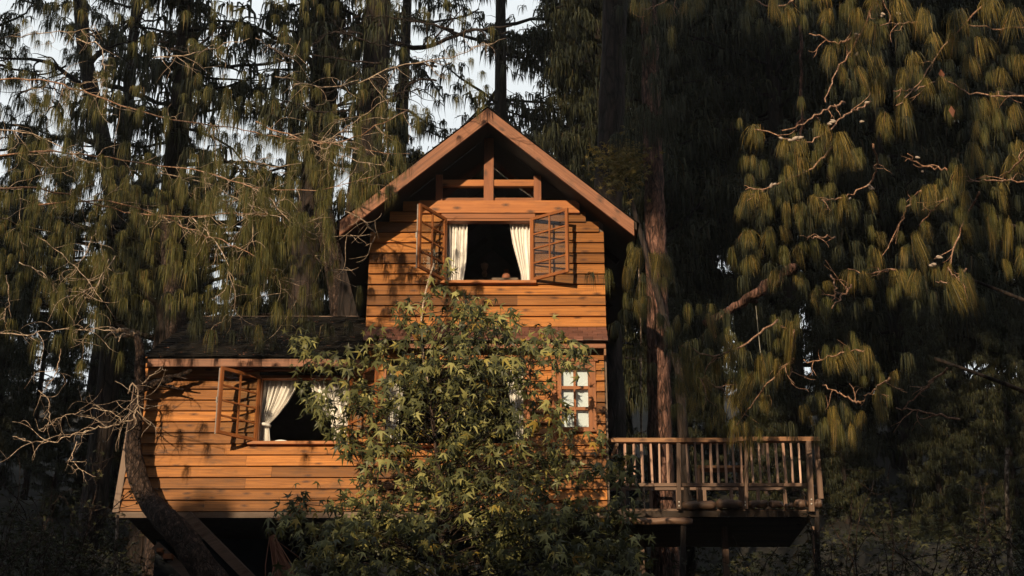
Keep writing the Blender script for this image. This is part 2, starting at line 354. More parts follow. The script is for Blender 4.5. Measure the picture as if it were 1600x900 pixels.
# --- siding
def plank(x0, x1, z0, z1, tilt=0):
    j = random.uniform(-.004, .004); bt = -.060+j; lap = .016
    y = [-.012, bt, -.0125+j*.3, 0]
    vs = [(x0, y[0], z0), (x0, y[1], z0), (x0, y[2], z1+lap), (x0, y[3], z1+lap), (x1, y[0], z0), (x1, y[1], z0), (x1, y[2], z1+lap), (x1, y[3], z1+lap)]
    dz = random.uniform(-.004, .004)
    for i in range(4, 8): vs[i] = (vs[i][0], vs[i][1], vs[i][2]+dz)
    fs = [(0,3,2,1), (4,5,6,7), (1,2,6,5), (0,1,5,4), (3,0,4,7), (2,3,7,6)]
    return MB().add(vs, fs).build('plank', M['plank'], cabin)
def rows(z0, z1, n):
    return [(z0+(z1-z0)*i/n, z0+(z1-z0)*(i+1)/n) for i in range(n)]
def run(xa_, xb_, z0, z1, breaks=1):
    cuts = [xa_, xb_]; L_ = xb_-xa_
    if L_ > 2.2 and random.random() < .75 and breaks:
        c = xa_ + L_*random.uniform(.3, .7); cuts = [xa_, c-.0015, c+.0015, xb_]
    for a, b in zip(cuts[::2], cuts[1::2]): plank(a, b, z0, z1)
WX0, WX1 = X(694, 390), X(832, 390); WZ0, WZ1 = Z(441.5), Z(343)
z_low = Z(512)
n_up = 12
for z0, z1 in rows(z_low, z_beam1, n_up):
    x0, x1 = XL - (z_beam1-z0)*.012, XR + (z_beam1-z0)*.003
    lim = (ap[2]-.14-z1)/slope
    x0 = max(x0, xa-lim); x1 = min(x1, xa+lim)
    if z1 > WZ0+.03 and z0 < z_beam1:
        xb0, xb1 = (X(655, 326), X(905, 326)) if z0 > z_beam0-.03 else (WX0, WX1)
        if x0 < xb0-.02: plank(x0, xb0-.002, z0, z1)
        if x1 > xb1+.02: plank(xb1+.002, x1, z0, z1)
    else: run(x0, x1, z0, z1)
# --- skirt roof between the storeys: four courses of shingles
y_top, y_bot = -.05, -.34; zt_, zb_ = Z(513), Z(529.5, -.34)
ncol = 25; sk0, sk1 = X(571, 520), X(947.5, 520)
for r in range(4):
    f0, f1 = r/4, (r+1)/4
    for c in range(ncol+1):
        w = (sk1-sk0)/ncol; a = sk0 + (c - .5*(r % 2))*w; b = a + w - .006
        a, b = max(a, sk0), min(b, sk1)
        if b-a < .02: continue
        j = random.uniform(-.006, .006)
        ya, yb = y_top+(y_bot-y_top)*f0, y_top+(y_bot-y_top)*f1
        za, zb2 = zt_+(zb_-zt_)*f0, zt_+(zb_-zt_)*f1
        MB().add([(a, ya, za+.004), (b, ya, za+.004), (b, yb-.012+j, zb2-.008+j), (a, yb-.012+j, zb2-.008+j),
                  (a, ya, za-.012), (b, ya, za-.012), (b, yb-.012+j, zb2-.026+j), (a, yb-.012+j, zb2-.026+j)],
                 [(0,3,2,1), (4,5,6,7), (0,1,5,4), (1,2,6,5), (2,3,7,6), (3,0,4,7)]).build('shingle', M['shingle'], cabin)
MB().add([(sk0, -.02, zt_-.02), (sk1, -.02, zt_-.02), (sk1, y_bot, zb_-.03), (sk0, y_bot, zb_-.03), (sk0, 0, zb_-.05), (sk1, 0, zb_-.05)],
         [(0,3,2,1), (2,3,4,5), (0,1,5,4), (0,4,3), (1,2,5)]).build('skirt_roof_board', M['soffit'], cabin)
zf1, zf0 = Z(533, -.22), Z(544.5, -.22)
MB().box(X(574, 540), X(945, 540), -.25, -.21, zf0, zf1).build('fascia', M['rake'], cabin)
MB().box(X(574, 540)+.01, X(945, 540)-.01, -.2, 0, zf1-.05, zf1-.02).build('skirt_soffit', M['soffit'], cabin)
MB().box(X(942.5, 550), X(945.5, 550), -.23, -.05, Z(556, -.2), zf0-.003).build('bracket', M['rail'], cabin)
# --- lower main wall
z_g1 = Z(530); PZ = Z(567)
BW0, BW1 = X(598, 630), X(822, 630)        # big ground floor window
BZ0, BZ1 = Z(696), Z(572)
SW0, SW1 = X(871, 620), X(931, 620); SZ0, SZ1 = Z(676), PZ
for z0, z1 in rows(zb, Z(577)+.33, 15):
    x0, x1 = XL, X(945.5, 640)
    segs = [(x0, x1)]
    for (h0, h1, v0, v1) in ((BW0, BW1, BZ0, BZ1), (SW0, SW1, SZ0, SZ1)):
        if z1 > v0+.04 and z0 < v1-.02:
            segs = [q for a, b in segs for q in ((a, min(b, h0)), (max(a, h1), b)) if q[1]-q[0] > .03]
    for a, b in segs: run(a, b-.002, z0, z1)
# --- wing wall
EZ = Z(590); WWX0, WWX1 = X(403, 640), X(549, 640); WWZ0, WWZ1 = Z(692), Z(588)
lx = lambda z: X(216, 610) + (X(184, 800)-X(216, 610))*(Z(610)-z)/(Z(610)-Z(800))
WT = Z(562, -.42) + .42/(3.4+.42)*(Z(499, 3.4)-Z(562, -.42)) - .05
for z0, z1 in rows(zb, WT, 14):
    x0 = lx((z0+z1)/2)+.02; x1 = XL-.006
    if z1 > WWZ0+.04:
        run(x0, WWX0-.002, z0, z1, 0); run(WWX1+.002, x1, z0, z1, 0)
    else: run(x0, x1, z0, z1)
MB().add([(lx(Z(575))-.07, -.07, Z(575)), (lx(Z(575))+.03, -.07, Z(575)), (lx(zb)+.03, -.07, zb-.02), (lx(zb)-.07, -.07, zb-.02),
          (lx(Z(575))-.07, .05, Z(575)), (lx(Z(575))+.03, .05, Z(575)), (lx(zb)+.03, .05, zb-.02), (lx(zb)-.07, .05, zb-.02)],
         [(0,3,2,1), (4,5,6,7), (0,1,5,4), (1,2,6,5), (2,3,7,6), (3,0,4,7)]).build('corner_board', M['old_v'], cabin)
MB().box(lx(zb)-.02, XR, -.03, .10, zb-.10, zb-.004).build('floor_beam', M['old'], cabin)
# wing roof, rising away from the eave
ey = -.42; ez1, ez0 = Z(562, ey), Z(573.5, ey)
ex0, ex1 = X(231, 566, ey), X(572, 566, ey)
MB().box(ex0, ex1, ey-.035, ey, ez0, ez1).build('eave_board', M['rake'], cabin)
ry = 3.4; rz = Z(499, ry)
wr = MB().add([(ex0-.05, ey+.003, ez1+.02), (ex1, ey+.003, ez1+.02), (ex1, ry, rz), (ex0-.05, ry, rz), (ex0-.05, ey+.003, ez1-.06), (ex1, ey+.003, ez1-.06), (ex1, ry, rz-.1), (ex0-.05, ry, rz-.1)],
              [(0,1,2,3), (7,6,5,4), (0,4,5,1), (1,5,6,2), (2,6,7,3), (3,7,4,0)]).build('wing_roof', M['soffit'], cabin)
cov = MB(); k = 20
for i in range(k):
    for j in range(14):
        a, b = i/k, (i+1.1)/k; xa0 = ex0-.08+(ex1-ex0+.08)*j/14; xb0 = ex0-.08+(ex1-ex0+.08)*(j+1)/14-.008
        q = random.uniform(0, .012)
        ya, yb = ey-.05+(ry-ey)*a, ey-.05+(ry-ey)*b; za, zb1 = ez1+.05+(rz-ez1)*a+q, ez1+.035+(rz-ez1)*b+q
        cov.add([(xa0, ya, za), (xb0, ya, za), (xb0, yb, zb1), (xa0, yb, zb1), (xa0, ya, za-.02), (xb0, ya, za-.02)], [(0,1,2,3), (0,4,5,1)])
props(cov.build('roof_covering', M['roof'], wr), kind='stuff')
MB().box(ex0, ex1, ry-.05, ry+.02, rz+.01, rz+.05).build('ridge_board', M['old'], cabin)
MB().box(X(376, 580), X(476, 580), -.14, -.05, Z(582.5), Z(579.5)).build('window_drip', M['rake'], cabin)
MB().box(WWX0-.02, WWX1+.02, -.035, 0, Z(588), Z(581)).build('window_head', M['soffit'], cabin)
# side, back, floors so the rooms are dark
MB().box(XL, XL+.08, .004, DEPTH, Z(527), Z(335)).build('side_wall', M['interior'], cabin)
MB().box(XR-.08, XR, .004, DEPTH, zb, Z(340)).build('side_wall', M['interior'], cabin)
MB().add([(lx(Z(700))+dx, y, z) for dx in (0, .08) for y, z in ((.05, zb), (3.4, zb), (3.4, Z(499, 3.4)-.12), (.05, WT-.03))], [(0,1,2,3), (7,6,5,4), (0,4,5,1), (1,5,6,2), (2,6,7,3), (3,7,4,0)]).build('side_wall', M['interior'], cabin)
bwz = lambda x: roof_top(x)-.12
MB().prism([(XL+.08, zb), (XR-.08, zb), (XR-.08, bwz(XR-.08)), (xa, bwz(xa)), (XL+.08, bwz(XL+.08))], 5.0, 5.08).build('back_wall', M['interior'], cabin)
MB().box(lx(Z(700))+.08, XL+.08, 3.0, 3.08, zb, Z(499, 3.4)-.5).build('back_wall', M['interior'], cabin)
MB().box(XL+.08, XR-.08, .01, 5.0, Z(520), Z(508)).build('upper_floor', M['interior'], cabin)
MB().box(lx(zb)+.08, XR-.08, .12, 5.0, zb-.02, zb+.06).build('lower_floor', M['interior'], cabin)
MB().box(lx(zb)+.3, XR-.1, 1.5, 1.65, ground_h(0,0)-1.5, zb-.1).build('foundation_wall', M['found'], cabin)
br0 = P(294, 806, -.05); br1 = P(402, 915, -.35)
MB().beam(br0, br1, .13, .15).build('brace', M['old'], cabin)
MB().box(X(276, 806), X(281, 806), -.02, .08, Z(818), zb-.1).build('joist_end', M['rake'], cabin)

# --- windows
def win_frame(x0, x1, z0, z1, sill=True, mats=('frame', 'frame_v'), w=.045, sx=(.06, .02)):
    wroot = bpy.data.objects.new('window', None); C.objects.link(wroot); wroot.parent = cabin; WL[wroot.name] = wl(cabin).copy()
    d0, d1 = -.05, .09
    for a, b in ((x0, x0+w), (x1-w, x1)): MB().box(a, b, d0, d1, z0, z1).build('jamb', M[mats[1]], wroot)
    MB().box(x0+w, x1-w, d0+.003, d1, z1-w, z1).build('head', M[mats[0]], wroot)
    if sill: MB().box(x0-sx[0], x1+sx[1], -.12, .09, z0-.05, z0-.002).build('sill', M['beam'], wroot)
    return wroot
wg = win_frame(WX0, WX1, WZ0, WZ1, sx=(.05, .06))
ww = win_frame(WWX0, WWX1, WWZ0, WWZ1, sx=(.12, .08))
wb = win_frame(BW0, BW1, BZ0, BZ1)
# inner glazed screen at the back of the gable room
isc = MB()
for a, b in ((700, 704), (769, 785), (826, 832)): isc.box(X(a, 400), X(b, 400), 1.9, 1.96, Z(500), Z(390))
isc.box(X(690, 400), X(840, 400), 1.89, 1.97, Z(390), Z(386))
isc.build('inner_window', M['interior'], cabin)
MB().box(X(700, 400), X(830, 400), 1.93, 1.935, Z(500), Z(390)).build('inner_pane', M['glass'], cabin)
def casement(hx, z0, z1, width, sgn, ang, y0=-.055, nr=4, metal=False, label=None):
    root = bpy.data.objects.new('casement', None); C.objects.link(root); root.parent = cabin; WL[root.name] = wl(cabin).copy()
    du = np.array([sgn*cos(ang), -sin(ang), 0]); dn = np.array([-sgn*sin(ang), -cos(ang), 0])*1.0
    def bx(mb, u0, u1, t0, t1, a, b):
        o = np.array([hx, y0, 0])
        vs = [o+du*u+dn*t+np.array([0,0,z]) for z in (a, b) for u, t in ((u0,t0),(u1,t0),(u1,t1),(u0,t1))]
        return mb.add(vs, [(0,3,2,1), (4,5,6,7), (0,1,5,4), (1,2,6,5), (2,3,7,6), (3,0,4,7)])
    sw, th = .052, .02
    for a, b in ((0, sw), (width-sw, width)): bx(MB(), a, b, -th, th, z0, z1).build('stile', M['frame_v'], root)
    for a, b in ((z0, z0+sw), (z1-sw, z1)): bx(MB(), sw, width-sw, -th+.001, th-.001, a, b).build('rail', M['frame'], root)
    mu = .027; um = width/2
    bx(MB(), um-mu/2, um+mu/2, -.0135, .0135, z0+sw, z1-sw).build('muntin', M['frame_v'], root)
    zs = [z0+sw+(z1-z0-2*sw)*i/nr for i in range(nr+1)]
    for i in range(1, nr):
        for a, b in ((sw, um-mu/2), (um+mu/2, width-sw)): bx(MB(), a, b, -.013, .013, zs[i]-mu/2, zs[i]+mu/2).build('muntin', M['frame'], root)
    for i in range(nr):
        for a, b in ((sw, um-mu/2), (um+mu/2, width-sw)):
            bx(MB(), a, b, -.002, .002, zs[i]+(mu/2 if i else 0), zs[i+1]-(mu/2 if i < nr-1 else 0)).build('pane', M['glass_c'], root)
    if metal:
        f = MB(); bx(f, width-.012, width+.014, -.034, -.021, z0-.01, z1-.02); 
        zc = (z0+z1)/2; bx(f, width-.02, width+.022, -.05, -.021, zc-.05, zc+.05); f.build('bolt', M['metal'], root)
    return root
gw = (WX1-WX0)/2-.01
casement(WX0+.02, WZ0, WZ1, gw, -1, radians(56), metal=True)
casement(WX1-.02, WZ0, WZ1, gw, 1, radians(34))
www = (WWX1-WWX0)/2-.01
casement(WWX0+.02, WWZ0, WWZ1-.02, www, -1, radians(42), metal=True)
casement(WWX1-.02, WWZ0, WWZ1-.02, www, 1, radians(50))
# small white-paned window, lower right
root = bpy.data.objects.new('window', None); C.objects.link(root); root.parent = cabin; WL[root.name] = wl(cabin).copy()
for a, b in ((SW0, X(877, 620)), (X(919, 620), SW1)): MB().box(a, b, -.07, .05, SZ0, SZ1).build('frame', M['frame_v'], root)
for a, b in ((Z(577), SZ1), (SZ0, Z(669))): MB().box(X(877, 620)+.001, X(919, 620)-.001, -.067, .05, a, b).build('frame', M['frame'], root)
xs_ = (X(877, 620), X(896.2, 620), X(899.6, 620), X(919, 620)); zs_ = [(Z(604.3), Z(577)), (Z(637), Z(609.2)), (Z(669), Z(641.8))]
MB().box(xs_[1], xs_[2], -.045, .02, Z(669), Z(577)).build('muntin', M['frame_v'], root)
for a, b in ((zs_[0][0], zs_[1][1]), (zs_[1][0], zs_[2][1])):
    for u, v in ((0, 1), (2, 3)): MB().box(xs_[u], xs_[v], -.043, .018, b, a).build('muntin', M['frame'], root)
for z0, z1 in zs_:
    for u, v in ((0, 1), (2, 3)): MB().box(xs_[u], xs_[v], .0, .005, z0, z1).build('pane', M['glass'], root)
props(MB().box(X(874, 620), X(922, 620), .055, .062, Z(672), Z(574)).build('window_blind', M['blind']), 'plain white blind drawn down behind the small six-paned window beside the deck', 'blind')
for a, b in ((862, 869), (823, 828.5)):
    MB().box(X(a, 620), X(b, 620), -.075, -.012, Z(696), Z(565)).build('trim_board', M['frame_v'], cabin)
MB().box(X(805, 620), X(935, 620), -.09, -.012, Z(566.5), Z(563)).build('trim_board', M['frame'], cabin)

# --- ornaments inside
def ornament(label, px, py, h, w, prof, m):
    p = P(px, py, 1.45); mb = MB(); mb.tube([p+np.array([0, 0, h*z]) for z, _ in prof], [w*q for _, q in prof], 12)
    o = mb.build('ornament', m, smooth=True); return props(o, label, 'ornament')
M['clay'] = plain('tan_clay', (.38,.22,.14), .7, .4, 20); M['clay_d'] = plain('brown_clay', (.25,.09,.05), .6, .4, 20)
ornament('tan waisted ornament inside the upper gable window left of centre', 757, 432, .26, .07, [(0, .5), (.2, .75), (.45, .45), (.7, .9), (.9, 1), (1, .4)], M['clay'])
ornament('squat brown ornament inside the upper gable window near the right curtain', 791, 438, .2, .08, [(0, .7), (.3, 1), (.6, .8), (.8, .5), (1, .6)], M['clay_d'])
MB().box(X(735, 440), X(810, 440), 1.3, 1.7, Z(520), Z(437, 1.4)-.002).build('shelf', M['interior'], cabin)
# --- curtains
def curtain(label, y, rows_, nf, amp=.045, tie=None):
    """rows_: list of (py, px left, px right)"""
    pys = np.linspace(rows_[0][0], rows_[-1][0], 26); n = nf*8
    mb = MB()
    ll = np.interp(pys, [r[0] for r in rows_], [r[1] for r in rows_]); rr = np.interp(pys, [r[0] for r in rows_], [r[2] for r in rows_])
    ph = [random.uniform(-1.1, 1.1) for _ in range(nf+1)]; am = [random.uniform(.55, 1.3) for _ in range(nf+1)]
    for i, py in enumerate(pys):
        for j in range(n+1):
            u = j/n; p = P(ll[i]+(rr[i]-ll[i])*u, py, y)
            w = (rr[i]-ll[i])/max(1e-6, rr[0]-ll[0])
            k = ph[int(u*nf)]
            d = amp*am[int(u*nf)]**.5*(.4+.6*min(1, w))*(sin(2*pi*u*nf+k+.25*sin(i*.4+j*.1)) + .3*sin(4*pi*u*nf+1.3+i*.1))
            mb.v.append((p[0]+.25*d*cos(u*9), y+d, p[2]))
    for i in range(25):
        for j in range(n): a = i*(n+1)+j; mb.f.append((a, a+n+1, a+n+2, a+1))
    o = mb.build('curtain', M['cloth'], smooth=True); props(o, label, 'curtain', 'white curtains in the open windows')
    if tie:
        py, a, b = tie; p = P(a, py, y); q = P(b, py, y)
        MB().tube([(p[0]-.01+ (q[0]-p[0]+.02)*t, y-.07*sin(pi*t)-.03, p[2]+.02*sin(pi*t)) for t in np.linspace(0, 1, 7)], .028, 6).build('tieback', M['cloth'], o, smooth=True)
    return o
curtain('white curtain hanging straight at the left of the upper gable window', .16, [(343, 698, 731), (390, 698, 730), (420, 698, 727), (446, 697, 723)], 6)
curtain('white curtain pulled aside at the right of the upper gable window', .16, [(343, 795, 829), (380, 801, 829), (410, 809, 829), (428, 814, 829), (446, 815, 829)], 6)
curtain('white curtain gathered by a tieback at the left of the wing window', .16, [(586, 410, 469), (610, 408, 462), (630, 406, 450), (650, 405, 434), (664, 405, 420), (672, 406, 421), (696, 402, 423)], 8, tie=(667, 403, 422))
curtain('white curtain half hidden by leaves at the right of the wing window', .16, [(586, 481, 548), (612, 488, 548), (640, 502, 548), (662, 520, 547), (672, 523, 547), (696, 520, 548)], 8, tie=(667, 520, 548))
curtain('white curtain behind the maple at the right of the ground-floor window', .16, [(574, 790, 820), (610, 793, 820), (640, 800, 820), (665, 806, 820), (700, 804, 821)], 5)
curtain('white curtain almost hidden by maple leaves at the left of the ground-floor window', .16, [(574, 600, 640), (610, 601, 632), (650, 601, 622), (700, 600, 624)], 6)
# dish on the wing sill
p = P(439, 691, .02)
prof = [(0.0, .055), (.05, .053), (.10, .04), (.135, .015), (.14, 0.0)]
mb = MB(); ns = 20
for r, z in prof:
    for k in range(ns): mb.v.append((p[0]+max(r, .002)*cos(2*pi*k/ns), p[1]+max(r, .002)*.5*sin(2*pi*k/ns), WWZ0+z))
for i in range(len(prof)-1):
    for k in range(ns): mb.f.append((i*ns+k, (i+1)*ns+k, (i+1)*ns+(k+1) % ns, i*ns+(k+1) % ns))
mb.f.append(tuple(range(ns)))
props(mb.build('dish', M['dish'], smooth=True), 'white upturned dish lying on the sill of the wing window', 'dish')

# ================================================================== DECK
DY = .25
deck = thing('deck', 'dark wooden deck with an upright slatted railing at the right of the cabin', 'deck', (X(1110, 800, DY), 1.2, ground_h(3, 1)))
dz1, dz0 = Z(686, DY), Z(692.5, DY)
MB().box(X(946, 690, DY), X(1148, 690, DY), DY-.07, DY+.07, dz0, dz1).build('top_rail', M['rail'], deck)
MB().box(X(1148, 690, DY)+.004, X(1281, 690, DY), DY-.07, DY+.07, dz0+.02, dz1+.02).build('top_rail', M['rail'], deck)
bz1, bz0 = Z(755.5, DY), Z(760.5, DY)
MB().box(X(976, 758, DY), X(1264, 758, DY), DY-.03, DY+.03, bz0, bz1).build('bottom_rail', M['old'], deck)
bxs = [964, 977, 990.5, 1003.5, 1017.5, 1030.5, 1043.5, 1074, 1086.5, 1098, 1110.5, 1122, 1134, 1146, 1158, 1174.5, 1187.5, 1200.5, 1213, 1225.5, 1237.5, 1250]
for bx_ in bxs:
    xx = X(bx_, 722, DY)
    MB().beam((xx+random.uniform(-.008, .008), DY+random.uniform(-.006, .006), bz1+.001), (xx+random.uniform(-.008, .008), DY, dz0-.001), .034, .03).build('baluster', M['baluster'], deck)
def dpost(px0, py0, px1, py1, w=.07, y=DY-.035, m='old_v'):
    a, b = P(px0, py0, y), P(px1, py1, y); return MB().beam(a, b, w, w, (0, 1, 0)).build('post', M[m], deck)
dpost(1060, 692.5, 1061, 796, .065, DY-.075); dpost(1166, 692, 1166, 796, .055, DY-.075)
dpost(1263, 690, 1268, 800, .085, DY-.05); dpost(1275.5, 691, 1282.5, 780, .08, DY+.14)
dpost(964, 693, 963, 700, .05, DY-.02)
MB().beam(P(955, 716, DY-.05), P(963, 696, DY-.05), .04, .05).build('brace', M['rail'], deck)
# bolts on the posts
for px_, py_ in ((1061, 784), (1061, 790), (1164.5, 784), (1164.5, 789), (1268, 780), (1268, 787)):
    q = P(px_, py_, DY-.12); MB().tube([q, q+np.array([0, .02, 0])], .012, 8).build('bolt', M['metal'], deck)
# rough-sawn logs along the deck's edge, floor boards behind them
def log(px0, px1, py0, py1, y, name='edge_log', jit=.12):
    n = 9; pts = []; rad = []
    for t in np.linspace(0, 1, n):
        q = P(px0+(px1-px0)*t, (py0+py1)/2, y); h = abs(Z(py0, y)-Z(py1, y))/2
        pts.append(q+np.array([0, random.uniform(-.01, .01), random.uniform(-.01, .01)])); rad.append(h*random.uniform(1-jit, 1+jit)*(.75 if t in (0., 1.) else 1))
    return MB().tube(pts, rad, 9, .08).build(name, M['old'], deck, smooth=True)
log(1066, 1118, 783, 796, DY); log(1120, 1160, 781, 795, DY, jit=.2); log(1168, 1200, 782, 794, DY, jit=.2); log(1203, 1222, 782, 794, DY, jit=.1)
log(1226, 1240, 786, 794, DY); log(1241, 1262, 781, 794, DY, jit=.15); log(1272, 1284, 780, 794, DY, jit=.05)
log(970, 1082, 809, 820.5, DY-.1, 'beam', .03)
fz = Z(793, DY)
for i in range(14):
    y0 = DY+.06+i*.19
    MB().box(X(948, 790), X(1282, 790), y0, y0+.182, fz-.045, fz-.005).build('deck_board', M['old'], deck)
MB().box(X(948, 790), X(1284, 790), DY+.02, DY+.1, fz-.15, fz-.05).build('edge_beam', M['soffit'], deck)
for a, b in ((1067, 820), (1066, 800)): pass
dpost(1067.5, 822, 1067, 915, .08, DY-.05, 'bark_d'); dpost(1276, 796, 1278, 915, .07, DY+.06, 'bark_d')  # lower posts get near-black bark, under-deck shade put into their colour
for yy in (1.4, 2.6):
    for px_ in (1000, 1130, 1270): MB().beam((X(px_, 800, yy), yy, ground_h(2, yy)-.4), (X(px_, 800, yy), yy, fz-.05), .1, .1, (0,1,0)).build('post', M['old_v'], deck)
# far railing of the deck
yb2 = DY+2.7
MB().box(X(948, 790), X(1282, 790), yb2-.03, yb2+.03, fz+.98, fz+1.03).build('top_rail', M['old'], deck)
for t in np.linspace(0, 1, 8):
    xx = X(950, 790)+(X(1280, 790)-X(950, 790))*t; MB().box(xx-.03, xx+.03, yb2-.03, yb2+.03, fz-.005, fz+.98).build('post', M['old_v'], deck)
# bench on the deck
byy = .95
bench = thing('bench', 'small plank bench standing on the deck behind the railing', 'bench', (X(1127, 760, byy), byy, fz))
sz = Z(730.5, byy)
MB().box(X(1090, 733, byy), X(1162, 733, byy), byy-.14, byy+.14, Z(734.5, byy), sz).build('seat', M['rail'], bench)
MB().box(X(1104, 728, byy), X(1134, 728, byy), byy+.05, byy+.12, sz+.002, sz+.05).build('crosspiece', M['rail'], bench)
for px_ in (1092, 1158):
    for yy in (-.1, .1): MB().box(X(px_, 760, byy)-.03, X(px_, 760, byy)+.03, byy+yy-.025, byy+yy+.025, fz-.004, Z(734.5, byy)-.001).build('leg', M['old_v'], bench)

# steps under the wing
stp = thing('wooden_steps', 'short wooden steps half hidden in the dark under the wing', 'steps', P(256, 885, -.1))
MB().box(*[X(246, 858, -.2), X(255, 858, -.2)], -.25, .05, Z(863, -.2), Z(857, -.2)).build('tread', M['frame'], stp)
MB().box(*[X(256, 868, -.2), X(270, 868, -.2)], -.25, .05, Z(874, -.2), Z(866, -.2)).build('tread', M['frame'], stp)
MB().beam(P(243, 852, -.1), P(300, 905, -.1), .05, .14).build('stringer', M['old'], stp)

# ================================================================== FOLIAGE TEMPLATES
def tassel(n, w, droop=1.0, spread=.5, seg=2, seed=0):
    """hanging needle bundle, top at the origin, 1 high, about 1 wide"""
    r = np.random.default_rng(seed); V = []; T = []
    for i in range(n):
        a = r.uniform(0, 2*pi); ln = r.uniform(.38, 1.08); s = r.uniform(.2, 1)*spread
        o = np.array([cos(a), sin(a), 0])
        base = np.array([r.uniform(-.12, .12), r.uniform(-.12, .12), r.uniform(-.10, .03)])
        pts = [base, base + o*s*.55 + np.array([0, 0, r.uniform(-.04, .10)]), base + o*s*.92 + np.array([0, 0, -ln*.45*droop]), base + o*s*(1.0+r.uniform(-.1, .08)) + np.array([0, 0, -ln*droop])]
        if seg == 1: pts = [pts[0], pts[1]*.6+pts[2]*.4, pts[3]]
        side = np.array([-sin(a), cos(a), 0]) if r.random() < .5 else np.array([r.uniform(-1, 1), r.uniform(-1, 1), 0]); side /= np.linalg.norm(side)+1e-6
        ws = [w*.7, w, w*.9, 0] if seg == 2 else [w*.7, w, 0]
        b = len(V)
        for p_, q in zip(pts, ws):
            if q > 0: V += [p_-side*q/2, p_+side*q/2]
            else: V.append(p_)
        m = len(pts)-1
        for k in range(m-1): T += [(b+2*k, b+2*k+1, b+2*k+3), (b+2*k, b+2*k+3, b+2*k+2)]
        T.append((b+2*(m-1), b+2*(m-1)+1, b+2*m))
    return np.array(V), np.array(T)
NEAR = [tassel(72, .018, 1, .5, 2, i) for i in range(6)]
MIDT = [tassel(42, .034, 1, .5, 1, 20+i) for i in range(5)]
FART = [tassel(13, .085, .9, .6, 1, 40+i) for i in range(5)]

def wander(p0, d0, length, n, curl=.5, grav=0.0):
    p = np.array(p0, float); d = np.array(d0, float); d /= np.linalg.norm(d); pts = [p.copy()]
    for i in range(n):
        d = d + np.array([random.gauss(0, curl), random.gauss(0, curl), random.gauss(0, curl)-grav]); d /= np.linalg.norm(d)
        p = p + d*length/n; pts.append(p.copy())
    return pts
def resample(pts, k):
    pts = np.array(pts); s = np.concatenate([[0], np.cumsum(np.linalg.norm(np.diff(pts, axis=0), axis=1))]); u = np.linspace(0, s[-1], k)
    return np.stack([np.interp(u, s, pts[:, i]) for i in range(3)], 1)
def smooth_path(pts, k):
    pts = resample(pts, k)
    for _ in range(3): pts[1:-1] = (pts[:-2]+2*pts[1:-1]+pts[2:])/4
    return pts

# ------------------------------------------------------------------ forest pines (templates shared by the copies)
def pine_meshes(H, R, c0, nb, per, seed, top=1.0, ts=(.34, .62), mt='needle_d', tr_=.009):
    random.seed(seed); tr = MB(); items = []
    sway = [random.uniform(-.3, .3) for _ in range(4)]
    axis = lambda z: np.array([sway[0]*sin(z*.13+sway[1]*9), sway[2]*sin(z*.11+sway[3]*9), z])
    tr.tube([axis(H*t) for t in np.linspace(0, 1, 14)], [(tr_*H)*(1-t*.9)+.015 for t in np.linspace(0, 1, 14)], 10, .05)
    for i in range(nb):
        t = c0 + (1-c0)*((i+random.random())/nb)**.95; z = H*t; a = i*2.4+random.uniform(-.6, .6)
        ln = R*(1-((t-c0)/(1-c0))**1.5*.85)*random.uniform(.55, 1.15)*(.6+.4*min(1, (t-c0)/.15))
        d = np.array([cos(a), sin(a), random.uniform(-.1, .3)])
        br = wander(axis(z), d, ln, 6, .16, .03)
        tr.tube(br, [.05*(1-k/7.5)+.008 for k in range(7)], 4, 0, False)
        br = np.array(br)
        for k in range(per):
            u = random.uniform(.25, 1); q = u*6; i0 = min(5, int(q)); p = br[i0]+(br[i0+1]-br[i0])*(q-i0)
            p = p + np.array([random.gauss(0, .28), random.gauss(0, .28), random.gauss(0, .16)])
            s = random.uniform(*ts)
            items.append((random.randrange(len(FART)), rotz(random.uniform(0, 6.28), s*.95, s*1.15), p))
        for k in range(2):
            u = random.randrange(2, 6); tw = wander(br[u], d+np.array([random.uniform(-1, 1), random.uniform(-1, 1), 0]), ln*.35, 4, .3, .05)
            tr.tube(tw, [.018, .015, .012, .008, .004], 3, 0, False)
    V, T = merge(FART, items)
    trunk = MB.build(tr, 'trunk', M['bark_d'], smooth=True); tm = trunk.data; bpy.data.objects.remove(trunk)
    return tm, mesh_np('crown', V, T, M[mt]), H
PINES = [pine_meshes(27, 3.6, .12, 120, 34, 11), pine_meshes(31, 4.0, .22, 120, 34, 12), pine_meshes(24, 3.2, .08, 110, 34, 13), pine_meshes(29, 3.4, .3, 44, 15, 14), pine_meshes(27, 3.6, .28, 36, 15, 15)]
TALL = [pine_meshes(48, 5.8, .55, 120, 30, 21, ts=(1.0, 1.7), tr_=.005), pine_meshes(14, 4.0, .12, 90, 22, 22, ts=(.8, 1.3))]
def pine(k, x, y, label, group, s=1.0, rz=None, set_=PINES, z=None):
    tm, cm, H = set_[k]; gz = ground_h(x, y) - .3 if z is None else z
    t = thing('pine_tree', label, 'pine tree', (x, y, gz), group)
    rz = random.uniform(0, 6.28) if rz is None else rz
    link('trunk', tm, t, (x, y, gz), rz, s); link('crown', cm, t, (x, y, gz), rz, s)
    return t
random.seed(3)
LBG, GBG = 'dark pine with hanging needles in the shaded forest right of the gable', 'dark pines in the forest right of the gable'
